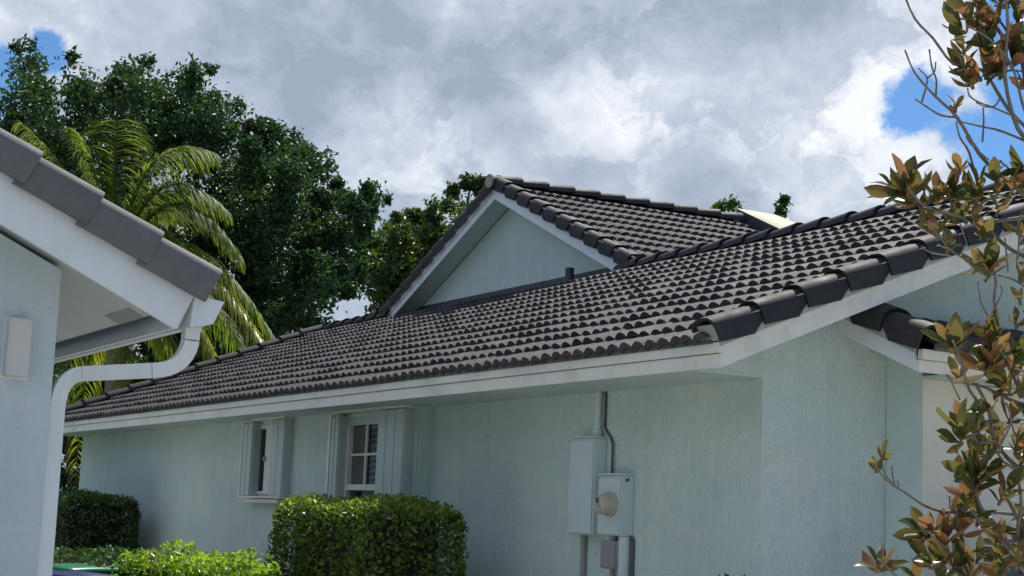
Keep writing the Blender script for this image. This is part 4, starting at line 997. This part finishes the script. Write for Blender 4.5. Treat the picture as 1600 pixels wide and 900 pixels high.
    # leaf shapes shared by all leaves
    def leaf(curl, width, mat):
        nu, nw = 5, 3; v = []; Lh = 1.0
        for i in range(nu+1):
            s = i/nu; w = width*1.15*(math.sin(math.pi*min(1, (s**1.15)*.93+.05))**.75)*(1.0 if s < .96 else .3); z = -curl*s*s
            for j in range(nw):
                c = j-1; v.append((c*w*.5, s*Lh, z+abs(c)*w*.16+.012*math.sin(s*9+j)))
        f = [(i*nw+j, i*nw+j+1, (i+1)*nw+j+1, (i+1)*nw+j) for i in range(nu) for j in range(nw-1)]
        mb = MB(); mb.add(v, f, True); return mb.mesh('leaf', mat)
    shapes = [leaf(.05, .40, M['magnolia']), leaf(.18, .36, M['magnolia']), leaf(-.10, .42, M['magnolia']), leaf(.30, .38, M['magnolia'])]
    red = leaf(.1, .4, M['magnoliared'])
    LV = []; cnt = [0]; R = random.Random(5)
    def put(p, d, nrm, ln, me):
        d = d/np.linalg.norm(d); s = np.cross(d, nrm); s /= np.linalg.norm(s)+1e-9; n2 = np.cross(s, d)
        if R.random() < .40: s = -s; n2 = -n2
        q = p-L; LV.append((q, s, d, n2, ln, me))
    def emit(q, s, d, n2, ln, me):
        o = bpy.data.objects.new('leaf', me); COL.objects.link(o); o.parent = t
        o.matrix_local = Matrix(((s[0]*ln, d[0]*ln, n2[0]*ln, q[0]), (s[1]*ln, d[1]*ln, n2[1]*ln, q[1]), (s[2]*ln, d[2]*ln, n2[2]*ln, q[2]), (0, 0, 0, 1)))
    def rosette(x, y, ang, n, size=52, spread=65, dt=0., me=None):
        """leaves round a shoot; ang: shoot direction in the picture plane, degrees from straight up, clockwise"""
        c = W(x, y, dt); a = math.radians(ang); ax = UP*math.cos(a)+RT*math.sin(a)-FW*.35; ax /= np.linalg.norm(ax)
        u = np.cross(ax, FW); u /= np.linalg.norm(u); w = np.cross(ax, u); ph0 = R.uniform(0, 6.28)
        for k in range(n):
            ph = ph0+2.4*k; sp = math.radians(spread*(.35+.75*k/n)+R.uniform(-10, 10))
            rad = u*math.cos(ph)+w*math.sin(ph)
            d = ax*math.cos(sp)+rad*math.sin(sp); nrm = ax*math.sin(sp)-rad*math.cos(sp)+np.array([R.uniform(-.25, .25) for _ in range(3)])
            ln = .88*size*R.uniform(.55, 1.15)*(T+dt)/FPX
            put(c-ax*.012*k*.6, d, nrm, ln, me or shapes[R.randrange(4)])
        MB().tube([c-ax*.03, c+ax*.02], [.008, .004], 6).build('bud', M['bark'], t)
    for a in [(1500, 45, -50, 7), (1545, 35, -20, 8), (1580, 60, 10, 8), (1560, 100, -30, 7), (1510, 20, -30, 7), (1595, 20, 20, 7), (1525, 120, -60, 6, 45), (1515, 130, -40, 5, 42), (1585, 95, 20, 7), (1600, 130, 30, 6), (1495, 165, 10, 5, 30), (1505, 110, -20, 6, 48), (1545, 75, -50, 6), (1600, 75, 0, 6), (1530, 5, 0, 6), (1565, 0, 10, 6),
              (1412, 288, -8, 11, 62), (1425, 310, -40, 7, 55), (1400, 300, -70, 6, 55), (1468, 300, 5, 9, 52), (1490, 295, 10, 6, 45), (1440, 330, 170, 5, 45), (1530, 290, 0, 8, 48), (1518, 300, -20, 5, 45), (1600, 265, -70, 7, 52), (1585, 290, 20, 5, 45), (1455, 310, 30, 6, 50), (1560, 300, 20, 4, 40),
              (1547, 418, 0, 8, 62), (1530, 412, -50, 4, 48), (1600, 430, 20, 6, 55), (1490, 532, 0, 9, 62, 55), (1478, 535, -50, 3, 48), (1550, 562, 5, 9, 72, 60), (1535, 575, -40, 5, 58), (1590, 560, 30, 8, 60), (1600, 610, 20, 6, 55), (1570, 600, -60, 5, 50),
              (1502, 672, -8, 8, 72, 50), (1495, 690, -70, 5, 52), (1520, 690, 150, 4, 50), (1525, 752, 5, 9, 66, 55), (1540, 745, 50, 5, 55), (1510, 735, -80, 5, 52), (1590, 700, 20, 5, 50), (1580, 760, 40, 6, 48), (1565, 780, 20, 4, 45),
              (1367, 728, -15, 6, 30), (1380, 712, 20, 5, 32), (1450, 828, -20, 7, 58), (1440, 835, -70, 4, 50), (1478, 838, 0, 7, 60, 50), (1505, 825, 5, 7, 55), (1530, 812, 20, 6, 52), (1470, 870, -40, 7, 58), (1450, 878, -20, 5, 62), (1495, 878, 10, 6, 52), (1372, 880, -10, 7, 52, 75), (1385, 885, 60, 4, 45), (1530, 870, 20, 6, 50), (1515, 895, 0, 6, 50), (1475, 905, 0, 6, 55), (1590, 880, 10, 3, 48), (1560, 900, -20, 5, 50), (1430, 905, -20, 4, 48)]:
        a = list(a); a[3] = max(3, round(a[3]*1.0)); rosette(*a)
    for k in range(30):
        x, y = R.uniform(1478, 1625), R.uniform(560, 905)
        if x < 1478+(y-560)*-.08+R.uniform(0, 60): x += 50
        rosette(x, y, R.uniform(-50, 40), R.randrange(4, 7), R.uniform(38, 54), 62, R.uniform(-.05, .35))
    for k in range(13): rosette(R.uniform(1500, 1625), R.uniform(-5, 150), R.uniform(-60, 40), R.randrange(4, 7), R.uniform(36, 52), 62, R.uniform(0, .3))
    for k in range(8): rosette(R.uniform(1540, 1625), R.uniform(380, 560), R.uniform(-60, 40), R.randrange(4, 6), R.uniform(36, 52), 62, R.uniform(0, .3))
    for k in range(15): rosette(R.uniform(1425, 1615), R.uniform(262, 385), R.uniform(-60, 50), R.randrange(3, 6), R.uniform(38, 52), 62, R.uniform(-.05, .2))
    rosette(1570, 884, -50, 3, 42, 60, 0., red)
    LV.sort(key=lambda k: -k[4])
    for k in LV[:298]: emit(*k)
    rest = MB()
    for q, s, d, n2, ln, me in LV[298:]:
        vs = [q+(s*v.co[0]+d*v.co[1]+n2*v.co[2])*ln for v in me.vertices]; rest.add(vs, [tuple(p.vertices) for p in me.polygons], True)
    o = link('small_leaves', rest.mesh('small_leaves', M['magnolia']), t); o['kind'] = 'stuff'
    print('magnolia leaves', len(LV))
magnolia()
